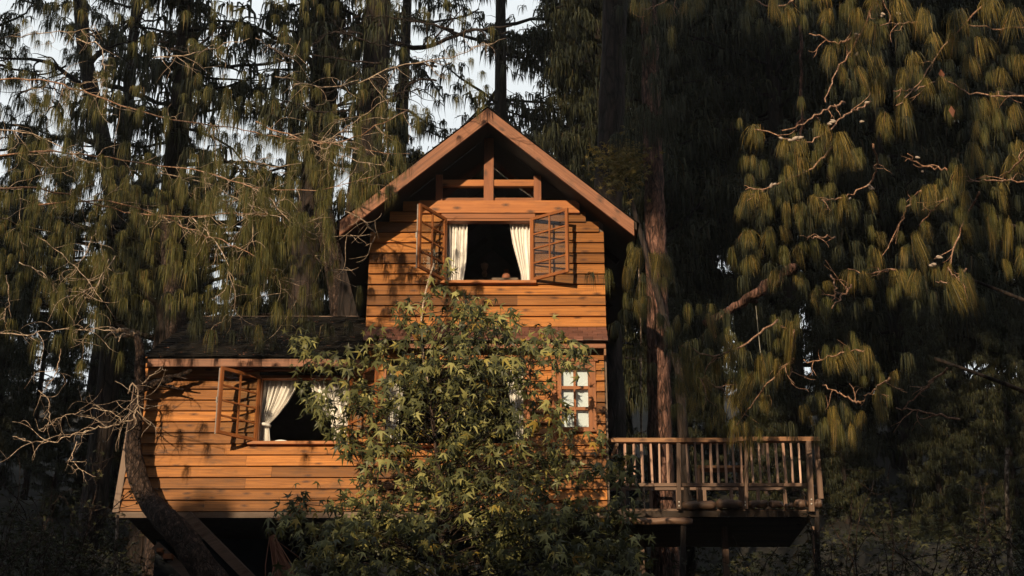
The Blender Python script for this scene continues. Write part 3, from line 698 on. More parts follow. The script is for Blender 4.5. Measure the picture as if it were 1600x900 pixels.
for x, y, k, s in ((4.2, 14, 0, 1), (7.2, 13, 1, 1), (10.2, 14.0, 0, 1.0), (13.2, 13, 2, 1.15), (5.8, 17.5, 1, 1.05), (9, 17, 2, 1.3), (12.5, 17, 0, 1.15), (16.5, 14, 1, 1.0),
                   (3.0, 16, 0, 1.1), (7, 20, 1, 1.15), (11.5, 20, 0, 1.2), (15.5, 18, 1, 1.1), (19, 16, 0, 1.1), (20, 24, 1, 1.2), (9.5, 27, 1, 1.2), (14.5, 27, 0, 1.3), (5.4, 23, 0, 1.1), (8.2, 23.5, 1, 1.1), (12.6, 23, 0, 1.1), (3.1, 20, 0, 1.0), (2.2, 13, 0, .8), (17.5, 21, 0, 1.2)):
    pine(k, x, y, LBG, GBG, s)
LSK, GSK = 'thin-crowned pine with drooping needles against the pale sky left of the gable', 'thin pines against the sky left of the gable'
for x, y, k, s, lb in ((-3.0, 14, 4, 1.0, 'thin-crowned pine against the pale sky just left of the gable peak'), (-11, 14, 4, 1.0, 'thin-crowned pine against the sky behind the leaning trunk at the upper left'),
                       (-.4, 14, 3, 1, 'thin pine whose dark stem rises directly behind the gable peak'), (-16, 17, 4, 1.05, 'thin-crowned pine at the extreme left edge against the sky'),
                       (-7, 21, 4, 1.0, 'thin pine farthest back, between the two dark trunks left of the gable')):
    pine(k, x, y, lb, GSK, s)
LLO, GLO = 'low young pine filling the dark slope behind the wing', 'young pines on the dark slope behind the wing'
for x, y, k, s in ((-15.5, 13, 2, .42), (-13.5, 14.5, 2, .42), (-12, 13, 0, .36), (-10.3, 14.5, 2, .40), (-8.6, 13, 2, .38), (-7, 14.5, 0, .36), (-5.4, 13, 2, .4), (-3.8, 14.5, 2, .42), (-2, 13, 2, .4), (-14.5, 17, 2, .45), (-11, 18, 0, .4), (-9.2, 17, 2, .45), (-6, 18, 2, .45), (-3, 18, 2, .45), (-16.5, 16, 2, .5), (-13, 11, 2, .28), (-10.5, 10.5, 2, .26), (-8, 10, 2, .26), (-5.5, 9.5, 2, .28), (-3.4, 9, 2, .28)):
    pine(k, x, y, LLO, GLO, s)
for x, y, k, s in ((3.8, 11, 2, .3), (5.8, 10.5, 2, .3), (7.8, 11, 2, .32), (9.8, 10.5, 2, .32), (11.8, 11, 2, .34), (6.8, 13, 2, .4), (8.8, 14.5, 2, .42), (10.9, 13, 2, .42), (13.5, 12.5, 2, .42), (4.6, 14, 2, .42), (14.8, 15, 2, .5)):
    pine(k, x, y, 'low young pine filling the dark slope behind the deck', 'young pines on the dark slope behind the deck', s)
# unseen tall pines added as sun blockers: crowns shade the forest, sun enters below
LB, GB = 'unseen tall pine with a high crown added behind the viewpoint to block sun', 'added sun-blocking tall pines behind the viewpoint'
BLOCK_Y = -27.0
for x, y in ((-23, -28), (-17.2, -27), (-6.1, -27.5), (-1.2, -27), (4, -28), (9, -28), (-20, -33), (-8.6, -33.5), (-2, -33), (4.5, -34), (-10.2, -38), (-27, -36), (12, -34)):
    pine(0, x, y, LB, GB, 1.0, None, TALL)
for x, y, k, s_ in ((-20, -14, 0, 1.2), (-22, -6, 1, 1.1), (-25, 1, 0, 1.2), (19, -16, 0, 1.2), (18, -9, 1, 1.1), (20, -3, 0, 1.2), (23, 4, 1, 1.2), (15, -22, 0, 1.2),
                    (-2, -46, 0, 1.3), (3, -44, 1, 1.2), (8, -46, 0, 1.3), (13, -42, 1, 1.2), (19, -36, 0, 1.3), (21, -27, 1, 1.2), (-29, -44, 0, 1.3), (-32, -36, 1, 1.2), (-31, -26, 0, 1.3), (-27, -19, 1, 1.2), (-21.3, -27, 0, 1.05), (-24, -28.5, 0, 1.1), (-22.5, -31, 1, 1.1)):
    pine(k, x, y, 'full dark pine added beside or behind the viewpoint, outside the view, to block light', 'added light-blocking full pines around the viewpoint', s_)  # unseen pines added to cut sky light and stray sun
LC, GC = 'unseen broad young pine added behind the viewpoint to block low sun', 'added sun-blocking young pines behind the viewpoint'  # unseen hedge row added to shade the lower part of the scene
for i in range(15):
    x = -19 + i*1.25; pine(1, x, -29.5+.5*(i % 2), LC, GC, (15.0 if x < -12.5 else 13.2 if x < -8.5 else 13.9 if x < -7 else 14.8 if x < -6 else 14.9)/14 + (random.uniform(-.07, .03) if -13 < x < -6 else 0), None, TALL, 0.0)
for x, y, s in ((-22, -31, 1.05), (-4.2, -31, 1.04), (-3, -32, 1.06), (-1.8, -31, 1.04), (-.6, -31.8, 1.06), (.6, -31, 1.1), (1.8, -31.8, 1.1), (3, -31, 1.15), (4.4, -31.6, 1.15), (6, -31, 1.15)):
    pine(1, x, y, LC, GC, s, None, TALL)

# ------------------------------------------------------------------ big straight trunk right of the cabin
def trunk_tree(name, label, pts, mat_, sides=16, jit=.06, k=26):
    pr = [(P(a, b, y), r) for a, b, y, r in pts]
    if name == 'pine_tree':                      # down to the ground
        q0, r0 = pr[0]; pr.insert(0, (np.array([q0[0]*1.01, q0[1], ground_h(q0[0], q0[1])-.3]), r0*1.15))
    t = thing(name, label, 'pine tree' if name == 'pine_tree' else 'tree', pr[0][0])
    pp = smooth_path([q for q, _ in pr], k); rr = np.interp(np.linspace(0, 1, k), np.linspace(0, 1, len(pr)), [r for _, r in pr])
    MB().tube(pp, rr, sides, jit).build('trunk', M[mat_], t, smooth=True)
    if name == 'pine_tree':                      # its crown, high above the frame
        tip = pp[-1]; d = np.array([0, 0, 1.0]); mb = MB().tube([tip, tip+d*4, tip+d*9], [rr[-1], rr[-1]*.7, .03], 8); it = []
        for i in range(34):
            h = 1+8*(i+random.random())/34; a = i*2.4; ln = 2.6*(1-h/11); w = wander(tip+d*h, (cos(a), sin(a), .1), ln, 5, .15, .03); mb.tube(w, np.linspace(.04, .01, 6), 4, 0, False)
            for k in range(12):
                q = w[random.randrange(1, 6)]+np.array([random.gauss(0, .25), random.gauss(0, .25), random.gauss(0, .12)]); s = random.uniform(.4, .7); it.append((random.randrange(5), rotz(random.uniform(0, 6), s, s*1.2), q))
        mb.build('limbs', M['bark_d'], t, smooth=True); V, T = merge(FART, it); c = wl(t)
        props(link('crown', mesh_np('crown', V-c, T, M['needle_d']), t, c), kind='stuff')
    return t, pp
bigt, _ = trunk_tree('pine_tree', 'thick straight reddish pine trunk rising behind the deck', [(1031, 690, 3.5, .225), (1028, 480, 3.5, .205), (1021, 250, 3.5, .19), (1013, 0, 3.5, .17), (1010, -150, 3.5, .16)], 'bark', 22, .11, 60)
trunk_tree('pine_tree', 'dark trunk crossing the sky right of the gable peak', [(945, 420, 5, .32), (955, 200, 5, .3), (962, 0, 5, .27), (966, -200, 5, .24)], 'bark_d')
trunk_tree('pine_tree', 'dark trunk against the pale sky above the left roof slope', [(560, 330, 4, .32), (585, 150, 4, .3), (592, -20, 4, .27), (596, -220, 4, .22)], 'bark_d')
trunk_tree('pine_tree', 'dark trunk rising left of centre behind the pale twigs', [(480, 360, 4.5, .3), (505, 180, 4.5, .3), (512, 60, 4.5, .28), (510, -160, 4.5, .22)], 'bark_d')
trunk_tree('pine_tree', 'brown stump-like trunk seen over the roof of the wing beside the gable', [(540, 590, 4.2, .26), (535, 480, 4.2, .25), (520, 400, 4.2, .22), (505, 330, 4.2, .2)], 'bark_c')
trunk_tree('pine_tree', 'brown trunk seen over the left end of the wing roof', [(278, 560, 4.4, .24), (276, 500, 4.4, .22), (268, 420, 4.4, .2), (262, 320, 4.4, .18)], 'bark_c')
ltr, lpath = trunk_tree('pine_tree', 'leaning dark trunk against the sky at the upper left', [(190, 420, 6.5, .24), (170, 250, 6.5, .21), (145, 160, 6.5, .18), (128, 60, 6.5, .16), (118, -120, 6.5, .13)], 'bark_d')

# ------------------------------------------------------------------ clumps and branches for the near pines
TM = {}
def clump_meshes(m, T=NEAR, tag_='needle_clump'):
    key = (m, id(T))
    if key not in TM: TM[key] = [mesh_np(tag_, v, t, M[m]) for v, t in T]
    return TM[key]
def px_scale(py, Y): return F/ (hypot(Y-CAM_Y, Z(py, Y)-CAM_Z)*cos(atan((450-py)/F)))
def add_clump(parent, mname, px, py, w, h, Y):
    s = px_scale(py, Y); me = clump_meshes(mname)
    o = link('needle_clump', random.choice(me), parent, P(px, py, Y), random.uniform(0, 6.28), (w/s*random.uniform(.6, .92), w/s*.78, h/s*random.uniform(.8, 1.08)))
    o.rotation_euler = (random.gauss(0, .16), random.gauss(0, .16), random.uniform(0, 6.28)); return o

# ---- right weeping pine
random.seed(21)
R_CL = [(1207,2,22,38),(1235,18,35,25),(1339,16,35,35),(1364,0,30,25),(1364,40,38,38),(1403,0,55,65),(1499,20,55,40),(1545,0,55,45),(1584,20,40,55),(1542,64,34,44),
(1485,57,32,40),(1510,90,30,34),(1296,75,24,40),(1314,103,24,30),(1346,110,30,38),(1367,92,32,60),(1370,130,36,45),(1410,112,40,35),(1446,128,36,42),(1474,125,34,32),(1502,128,28,30),
(1410,155,34,48),(1381,180,30,36),(1179,202,46,36),(1225,222,26,30),(1254,222,26,32),(1176,246,18,20),(1257,252,34,34),(1229,258,20,34),(1311,213,45,45),(1286,200,30,35),(1321,232,34,35),
(1536,157,30,34),(1556,150,24,36),(1586,167,36,42),(1526,193,22,38),(1519,228,30,55),(1591,222,26,30),(1579,250,38,45),(1499,262,34,40),(1449,292,34,36),(1481,296,26,30),(1183,298,36,24),
(1170,300,22,40),(1194,306,28,36),(1227,320,24,30),(1245,322,14,22),(1272,310,28,36),(1295,318,20,34),(1319,308,22,38),(1359,305,20,34),(1166,364,32,28),(1202,362,26,28),(1222,356,30,24),
(1247,386,30,28),(1172,403,28,28),(1209,427,30,28),(1250,436,16,22),(1290,442,24,22),(1272,458,16,22),(1331,427,28,34),(1350,427,24,30),(1372,396,24,40),(1378,366,20,26),(1397,424,26,36),
(1410,426,24,38),(1431,427,24,44),(1431,368,30,58),(1410,390,22,34),(1447,350,20,34),(1459,292,34,30),(1509,302,34,28),(1512,355,28,34),(1545,342,24,58),(1575,345,24,52),(1562,290,24,48),(1597,393,22,40),
(1569,408,14,22),(1494,442,34,60),(1519,440,20,54),(1481,415,26,40),(1058,499,20,28),(1110,495,24,50),(1135,528,22,34),(1075,540,36,38),(1145,541,28,42),(1070,573,32,52),(1103,592,30,34),
(1145,597,34,38),(1168,592,26,60),(1149,620,36,36),(1189,560,28,44),(1214,564,24,36),(1236,508,26,75),(1191,620,24,32),(1154,662,40,45),(1172,665,28,70),(1303,556,34,34),(1327,552,26,34),(1355,546,28,32),
(1298,640,30,42),(1303,660,20,45),(1345,648,26,28),(1373,612,28,55),(1396,585,20,34),(1259,635,20,34),(1330,665,16,36),(1062,600,30,40),(1088,560,28,40),(1120,570,26,36),(1090,620,26,36),(1125,640,24,30),
(993,393,34,44),(1020,400,40,45),(1037,400,24,40),(980,420,22,36),(993,473,18,36),(1005,466,16,22),(1005,10,28,34),(1046,10,26,26),(1071,6,28,28),(1096,4,24,24),(1174,-4,30,14),(1209,10,24,26),(1234,20,22,22),
(1280,-8,40,30),(1440,20,40,50),(1460,60,36,40),(1330,60,30,40),(1590,90,34,40),(1560,110,30,36),(1430,90,34,36),(1290,20,28,30)]
rp0 = P(2050, 880, -3.0)
rpine = thing('weeping_pine', 'weeping pine with golden hanging needle tufts filling the right of the photo', 'pine tree', (rp0[0], rp0[1], ground_h(rp0[0], rp0[1])-.3))
tx, ty, tz0 = wl(rpine)
MB().tube([(tx+.15*sin(k*.8), ty+.1*cos(k), tz0+k*1.35) for k in range(18)], [.30-.012*k for k in range(18)], 12, .05).build('trunk', M['bark'], rpine, smooth=True)
def yof(px, py): return -3.2 + 1.5*sin(px*.013+py*.007) + .9*sin(py*.021)
for (a, b, w, h) in R_CL:
    for q in range(2):
        add_clump(rpine, 'needle', a+random.gauss(0, 4)*q, b+random.uniform(-3, 5)*q-2, w*random.uniform(.9, 1.15), h*random.uniform(1.0, 1.35), yof(a, b)+random.gauss(0, .2))
# fill behind the bright tufts, shade put into its darker needle colour
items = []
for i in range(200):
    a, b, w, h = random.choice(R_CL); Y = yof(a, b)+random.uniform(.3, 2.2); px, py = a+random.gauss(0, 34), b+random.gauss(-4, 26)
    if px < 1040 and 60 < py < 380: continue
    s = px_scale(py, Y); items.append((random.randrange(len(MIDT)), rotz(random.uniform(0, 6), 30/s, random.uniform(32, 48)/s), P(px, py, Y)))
for i in range(70):  # dark clumps added over the reddish trunk's top, standing in for shadow
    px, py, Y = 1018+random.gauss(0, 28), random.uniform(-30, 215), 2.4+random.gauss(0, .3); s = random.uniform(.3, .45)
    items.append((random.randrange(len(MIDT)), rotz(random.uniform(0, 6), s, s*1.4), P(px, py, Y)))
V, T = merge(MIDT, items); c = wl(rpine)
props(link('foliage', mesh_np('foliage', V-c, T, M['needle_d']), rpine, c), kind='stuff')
items = []
for i in range(300):
    a, b, w, h = random.choice(R_CL); Y = yof(a, b)+random.uniform(-.1, .7); px, py = a+random.gauss(0, 22), b+random.gauss(2, 18)
    if px < 1050 and 60 < py < 380: continue
    s = px_scale(py, Y); q = random.uniform(.8, 1.15); tl_ = np.array(Matrix.Rotation(random.gauss(0, .22), 3, 'Y')) if False else np.eye(3)
    items.append((random.randrange(len(NEAR)), rotz(random.uniform(0, 6), 19/s*q, random.uniform(22, 40)/s*q), P(px, py, Y)))
V, T = merge(NEAR, items)
props(link('bough_foliage', mesh_np('bough_foliage', V-c, T, M['needle_l']), rpine, c), kind='stuff')
R_BR = [[(1345,53),(1318,66),(1300,66),(1282,55),(1264,53)], [(1620,40),(1560,45),(1500,36)], [(1440,35),(1400,35),(1375,40)], [(1460,128),(1430,142),(1395,142)],
 [(1320,160),(1285,175),(1262,190),(1240,203),(1222,204)], [(1360,158),(1320,180),(1290,208),(1265,225),(1240,218),(1200,210),(1180,202)], [(1300,230),(1275,260),(1225,285),(1190,296),(1165,296)],
 [(1364,225),(1370,260),(1362,288),(1340,300),(1305,312),(1280,311),(1268,308)], [(1480,266),(1450,262),(1430,252),(1418,240)], [(1640,285),(1590,283),(1545,280),(1510,282)],
 [(1440,298),(1420,320),(1405,350),(1392,380),(1378,400)], [(1480,310),(1450,335),(1437,355)], [(1400,422),(1360,428),(1340,424),(1325,420)], [(1510,420),(1490,445),(1462,440)], [(1530,300),(1500,360),(1480,420),(1500,440)],
 [(1305,370),(1285,372),(1250,368)], [(1360,545),(1320,550),(1295,560),(1270,566),(1256,562)], [(1345,630),(1325,622),(1305,612),(1285,602)], [(1480,575),(1450,600),(1410,640)], [(1500,655),(1450,645),(1400,637)],
 [(1240,560),(1200,600),(1168,640),(1150,665)], [(1130,610),(1110,598),(1090,590)], [(1240,515),(1236,560),(1236,600)], [(1215,500),(1170,535),(1120,560),(1065,540)], [(1390,590),(1365,610),(1350,618)],
 [(1600,150),(1550,150),(1500,140),(1470,120)], [(1560,-10),(1480,60),(1440,128),(1400,165)], [(1380,-20),(1360,20),(1330,80),(1300,120),(1290,160)], [(1060,-20),(1040,5),(1005,14)], [(1240,0),(1210,14),(1180,0)],
 [(1620,220),(1590,250),(1560,290)], [(1330,445),(1310,470),(1300,482)], [(1298,430),(1308,450),(1300,470)]]
def px_branch(parent, pl, yf, r0, r1, mname, twigs=3, tl=.5, name='branch', curl=.35, tw_mat=None):
    y_a = [yf(a, b) for a, b in pl]; pts = smooth_path([P(a, b, y) for (a, b), y in zip(pl, y_a)], max(8, len(pl)*4))
    pts[1:-1] += rng.normal(0, .015, pts[1:-1].shape)
    mb = MB().tube(pts, np.linspace(r0, r1, len(pts)), 5, .08)
    tips = []; main = mb
    if tw_mat: mb = MB()
    for k in range(twigs):
        i = random.randrange(1, len(pts)-1); d = pts[i+1]-pts[i-1]; d /= np.linalg.norm(d)
        d = d*.8 + np.array([random.gauss(0, .7), random.gauss(0, .4), random.gauss(-.2, .6)])
        tw = wander(pts[i], d, tl*random.uniform(.3, 1.5), 7, curl, .06); mb.tube(smooth_path(tw, 12), np.linspace(r1*1.15, r1*.35, 12), 4, 0); tips.append(tw[-1])
        if random.random() < .6:
            t2 = wander(tw[4], d+np.array([random.gauss(0, .8), random.gauss(0, .4), random.gauss(0, .8)]), tl*.5, 5, curl, .05); mb.tube(smooth_path(t2, 8), np.linspace(r1*.8, r1*.3, 8), 3, 0); tips.append(t2[-1])
    o = main.build(name, M[mname], parent, smooth=True)
    if tw_mat and mb.v: props(mb.build('twigs', M[tw_mat], o, smooth=True), kind='stuff')
    return pts, tips
for pl in R_BR: px_branch(rpine, pl, yof, .017, .008, 'rtwig', 3, .4)
px_branch(rpine, [(1250,40),(1253,90),(1252,150),(1254,222)], lambda a, b: -.8, .03, .022, 'bark', 4, .3, 'limb')  # thin upright trunk piece, hung on this pine as a limb
# heavy limb
px_branch(rpine, [(1240,420),(1205,440),(1170,465),(1130,490),(1100,505)], lambda a, b: -1.5, .10, .06, 'bark', 2, .4, 'limb')
# limbs that carry everything back to the trunk
for (a, b) in ((1560,140),(1500,300),(1460,560),(1500,430)):
    e = P(a, b, yof(a, b)+.9); st = np.array([tx, ty, e[2]-random.uniform(.3, 1.2)])
    mid = (st+e)/2 + np.array([0, .5, -.5]); m2 = (mid+e)/2 + rng.normal(0, .2, 3); pp = smooth_path([st, mid, m2, e], 10); MB().tube(pp, np.linspace(.07, .02, 10), 7, .06).build('limb', M['bark_d'], rpine, smooth=True)
def cone(px, py, Y, sz=.055, ang=None):
    p = P(px, py, Y); a = random.uniform(0, 6.28) if ang is None else ang
    d = np.array([cos(a)*.8, -.3, random.uniform(-.6, .3)]); d /= np.linalg.norm(d)
    pr = [(-1.1, .15), (-.8, .5), (-.3, .62), (.2, .5), (.7, .3), (1.1, .05)]
    MB().tube([p+d*t*sz for t, _ in pr], [r*sz for _, r in pr], 8, .12).build('pine_cone', M['cone'], rpine, smooth=True)
for a, b in ((1220,216),(1235,219),(1243,216),(1251,215),(1338,54),(1300,191),(1296,194),(1302,189),(1205,290),(1210,288),(1358,290),(1362,294),(1328,311),(1455,415),(1459,413),(1468,402),(1339,84),(1404,21),(1380,22),(1434,246),(1441,268),(1355,160),(1347,190),(1378,25)):
    cone(a, b, yof(a, b)-.1, random.uniform(.032, .05))
# hanging dead orange leaf bits
for a, b in ((1470, 108), (1486, 165)):
    p = P(a, b, yof(a, b)-.1); MB().add([p, p+np.array([.06,.01,-.09]), p+np.array([.02,.03,-.2]), p+np.array([-.05,.0,-.09])], [(0,1,2), (0,2,3)]).build('dead_leaf', M['fern'], rpine)
props(MB().tube([P(1181, 478, -1.4), P(1184, 510, -1.42), P(1189, 560, -1.4)], .005, 5).build('cord', M['cord']), 'thin pale cord hanging straight down below the heavy limb', 'cord')

# ---- left weeping pine
random.seed(31)
lp0 = P(-420, 880, -2.0)
lpine = thing('weeping_pine', 'weeping pine with olive tufts and bare pale twigs over the wing at the left', 'pine tree', (lp0[0], -2.0, ground_h(lp0[0], -2)-.3))
lx0, ly0, lz0 = wl(lpine)
MB().tube([(lx0+.2*sin(k*.7), ly0+.1*cos(k), lz0+k*1.2) for k in range(16)], [.26-.012*k for k in range(16)], 12, .05).build('trunk', M['bark_d'], lpine, smooth=True)
def ylf(px, py): return -2.6 + 1.1*sin(px*.011+py*.017) + .5*sin(px*.04)
L_BR = [[(-40,130),(60,120),(150,150),(240,185),(300,190),(380,205),(450,215),(560,235),(640,240)], [(-40,250),(80,235),(180,250),(300,262),(420,300),(540,292),(620,265)], [(-40,300),(60,290),(180,330),(300,340),(420,330),(500,350)],
 [(60,320),(160,310),(230,330),(330,370),(400,400),(450,450),(470,478)], [(-20,330),(30,350),(60,365),(120,420),(160,470)], [(-20,520),(40,524),(80,515),(180,516)], [(380,285),(420,310),(450,345),(500,372),(545,366),(580,366)],
 [(300,340),(340,380),(362,430),(372,460),(350,500),(330,515)], [(250,270),(330,285),(380,318),(440,340)], [(310,340),(360,330),(400,345),(395,380),(360,410)], [(-30,200),(60,210),(140,255)], [(400,190),(450,210),(520,230),(600,190),(640,170)],
 [(30,410),(60,420),(80,440)], [(10,430),(14,470),(5,500)], [(150,360),(130,400),(110,430)], [(170,405),(160,440),(110,470)], [(180,400),(150,450),(140,465)], [(470,350),(490,400),(520,425),(560,418)], [(380,250),(430,260),(470,255)],
 [(500,230),(550,250),(600,258)], [(540,330),(570,345),(590,375),(570,385)], [(240,90),(300,85),(330,75),(390,60)], [(120,60),(160,70),(165,120),(150,150)], [(560,130),(620,100),(700,92),(760,70),(790,60)], [(400,60),(460,95),(470,60)],
 [(0,60),(80,50),(150,45)], [(430,120),(520,140),(560,125)], [(480,235),(520,215),(590,165),(610,155)]]
clumpsL = []
for n_, pl in enumerate(L_BR):
    ln = sum(hypot(a[0]-b[0], a[1]-b[1]) for a, b in zip(pl, pl[1:]))
    pts, tips = px_branch(lpine, pl, ylf, .015 if ln > 250 else .010, .0046, 'rtwig' if ln > 250 else 'twig', max(5, int(ln/13)), .62, curl=.42, tw_mat='twig')
    for tp in tips:
        if random.random() < .3: clumpsL.append(tp)
    for q in resample(pts, max(3, int(ln/34))):
        if random.random() < .6: clumpsL.append(q+np.array([random.gauss(0, .12), random.gauss(0, .15), random.gauss(-.02, .06)]))
dist_ = 25.0
for q in clumpsL[:260]:
    link('needle_clump', random.choice(clump_meshes('needle_l')), lpine, q, random.uniform(0, 6.28), (random.uniform(.17, .28),)*2+(random.uniform(.28, .44),))
items = []
def inpoly(px, py): return py < 470 - max(0, px-330)*.28 and not (px > 520 and py > 300)
k = 0
while k < 440:
    px, py = random.uniform(-30, 650), random.uniform(130, 500)
    if not inpoly(px, py): continue
    if py < 250 and random.random() < (.85 if px < 420 else .6): continue
    Y = ylf(px, py) + random.uniform(.1, 1.6); s = random.uniform(.17, .29)
    items.append((random.randrange(5), rotz(random.uniform(0, 6), s, s*1.35), P(px, py, Y))); k += 1
for _ in range(130):
    px, py = random.uniform(-30, 780), random.uniform(-20, 170); Y = random.uniform(-2, .5); s = random.uniform(.16, .28)
    items.append((random.randrange(5), rotz(random.uniform(0, 6), s, s*1.4), P(px, py, Y)))
V, T = merge(MIDT, items); c = wl(lpine)
props(link('foliage', mesh_np('foliage', V-c, T, M['needle_l']), lpine, c), kind='stuff')
# heavy dark limbs against the sky
for i in range(16):
    a, b = random.uniform(0, 760), random.uniform(-10, 230); sg = random.choice((-1, 1)); ln = random.uniform(60, 170)
    px_branch(lpine, [(a, b), (a+sg*ln*.35, b-random.uniform(-15, 25)), (a+sg*ln*.7, b+random.uniform(-25, 25)), (a+sg*ln, b+random.uniform(-20, 45))], lambda u, v: .9, .022, .008, 'bark_d', 9, .7, 'limb', .38)
for pl in ([(170,190),(230,120),(300,95),(350,105),(420,100),(480,85)], [(150,150),(80,95),(0,90)], [(140,100),(200,40),(260,-20)], [(170,230),(110,210),(40,225),(-20,240)], [(520,120),(450,70),(400,40),(330,30)], [(590,60),(660,80),(720,50),(800,40)], [(160,130),(220,150),(300,180),(350,170)]):
    px_branch(ltr if pl[0][0] < 300 else lpine, pl, lambda a, b: 6.3, .07, .025, 'bark_d', 6, .9, 'limb')

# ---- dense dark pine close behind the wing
dp0 = P(250, 560, 6.0); dpine = thing('pine_tree', 'dense dark-needled pine close behind the wing filling the dark between roof and twigs', 'pine tree', (dp0[0], 6.0, ground_h(dp0[0], 6)-.2))
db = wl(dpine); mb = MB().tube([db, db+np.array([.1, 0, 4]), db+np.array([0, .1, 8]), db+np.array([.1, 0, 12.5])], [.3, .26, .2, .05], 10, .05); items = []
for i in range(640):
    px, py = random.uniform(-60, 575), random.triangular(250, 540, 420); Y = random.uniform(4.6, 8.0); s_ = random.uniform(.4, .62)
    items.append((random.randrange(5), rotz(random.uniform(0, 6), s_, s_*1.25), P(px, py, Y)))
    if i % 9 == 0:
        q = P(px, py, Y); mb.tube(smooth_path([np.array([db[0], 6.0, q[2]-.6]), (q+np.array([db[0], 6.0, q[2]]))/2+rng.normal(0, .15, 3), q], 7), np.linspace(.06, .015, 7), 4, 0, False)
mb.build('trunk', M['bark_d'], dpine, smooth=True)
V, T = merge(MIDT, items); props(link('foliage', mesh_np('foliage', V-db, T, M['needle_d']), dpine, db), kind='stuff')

items = []
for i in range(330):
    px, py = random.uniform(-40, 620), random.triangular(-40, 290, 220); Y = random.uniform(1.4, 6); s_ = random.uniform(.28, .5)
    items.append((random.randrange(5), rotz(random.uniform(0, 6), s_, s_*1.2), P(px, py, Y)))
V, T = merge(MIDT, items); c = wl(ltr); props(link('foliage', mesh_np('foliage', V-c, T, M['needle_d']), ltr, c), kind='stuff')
items = []
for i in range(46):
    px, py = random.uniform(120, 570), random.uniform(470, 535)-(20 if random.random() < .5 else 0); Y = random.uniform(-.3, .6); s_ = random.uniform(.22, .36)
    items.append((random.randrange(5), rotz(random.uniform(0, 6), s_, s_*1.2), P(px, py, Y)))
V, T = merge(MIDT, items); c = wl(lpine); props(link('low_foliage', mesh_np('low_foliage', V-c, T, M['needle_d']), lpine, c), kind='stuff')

# ================================================================== CROOKED TREE
random.seed(41)
ct, cp = trunk_tree('crooked_tree', 'dark crooked leaning trunk in front of the left end of the wing', [(345,925,-0.92,0.252), (318,890,-0.92,0.227), (290,845,-0.92,0.210), (262,815,-0.92,0.197), (232,785,-0.42,0.185), (214,745,-0.42,0.160), (207,700,-0.42,0.147), (212,650,-0.42,0.126), (218,610,-0.42,0.105), (219,570,-0.42,0.088), (220,535,-0.42,0.084), (213,523,-0.42,0.055)], 'bark_c', 14, .10, 40)
ct['category'] = 'tree'
px_branch(ct, [(214,524),(200,518),(185,516),(172,513)], lambda a, b: -.42, .05, .025, 'twig', 3, .5, 'branch')
px_branch(ct, [(224,606),(245,598),(270,592),(300,578)], lambda a, b: -.36, .07, .035, 'bark_c', 2, .4, 'limb')
px_branch(ct, [(222,600),(240,585),(252,574)], lambda a, b: -.5, .015, .008, 'twig', 1, .2, 'branch')
px_branch(ct, [(200,615),(205,598),(214,600),(216,630),(210,652),(196,662),(150,668),(110,680),(80,693),(50,690),(20,682)], lambda a, b: -.75,   .015, .007, 'twig', 22, .75, 'branch', .5)
px_branch(ct, [(196,662),(170,640),(140,640),(100,650),(60,672)], lambda a, b: -.95, .008, .0042, 'twig', 18, .6, 'branch', .55)
px_branch(ct, [(120,690),(110,715),(130,735),(150,745)], lambda a, b: -.95, .009, .0045, 'twig', 6, .4, 'branch', .5)
px_branch(ct, [(60,610),(75,620),(80,655),(68,675)], lambda a, b: -.95, .008, .0042, 'twig', 5, .4, 'branch', .5)
px_branch(ct, [(95,545),(90,580),(65,615),(60,630)], lambda a, b: -.95, .008, .0042, 'twig', 6, .5, 'branch', .4)

# ================================================================== MAPLE
random.seed(51)
def maple_leaf():
    ang = [90, 90-58, 90-118, 90+118, 90+58]; ln = [1.0, .92, .66, .66, .92]
    pts = []
    order = [(90+122, .70), (90+92, .28), (90+62, .95), (90+31, .31), (90, 1.06), (90-31, .31), (90-62, .95), (90-92, .28), (90-122, .70), (270, .10)]
    V = [(0, 0, .04)]
    for a, r in order: V.append((r*cos(radians(a)), r*sin(radians(a))+.0, -.46*r*r+ (.03 if r < .4 else 0)))
    V.append((0, -.12, -.0)); V.append((.012, -.55, .04))
    T = [(0, 1+i, 1+(i+1) % 10) for i in range(10)]; T.append((10, 11, 12))
    V = np.array(V); V[:, 0] *= .92
    return V[:, :]*.5, np.array([(a, c, b) for a, b, c in T])
def leaf_variant(k):
    v, t = maple_leaf(); r = np.random.default_rng(k); v = v*np.array([r.uniform(.8, 1.1), 1, r.uniform(.6, 2.0)]); v[:, 2] += .25*r.uniform(-1, 1)*v[:, 0]**2; v[:, 0] += r.uniform(-.12, .12)*v[:, 1]; return v, t
LEAVES = [leaf_variant(i) for i in range(6)]
poly = [(655,505),(672,425),(690,405),(705,450),(735,455),(760,480),(800,478),(815,520),(848,540),(862,505),(880,520),(912,560),(905,590),(880,600),(915,640),(950,645),(930,690),(985,735),(980,800),(1000,830),(1010,900),(1050,960),
        (440,960),(432,905),(470,880),(450,840),(428,790),(470,770),(520,790),(545,760),(530,715),(500,690),(480,650),(470,600),(490,575),(455,530),(470,515),(515,545),(560,565),(580,520),(600,495),(630,450)]
def pip(x, y, pg):
    c = False; n = len(pg); j = n-1
    for i in range(n):
        if (pg[i][1] > y) != (pg[j][1] > y) and x < (pg[j][0]-pg[i][0])*(y-pg[i][1])/(pg[j][1]-pg[i][1])+pg[i][0]: c = not c
        j = i
    return c
mp0 = P(690, 960, -2.6)
maple = thing('maple_tree', 'bushy young maple with star-shaped leaves in front of the cabin', 'tree', (mp0[0], -2.6, ground_h(mp0[0], -2.6)-.2))
base = wl(maple)
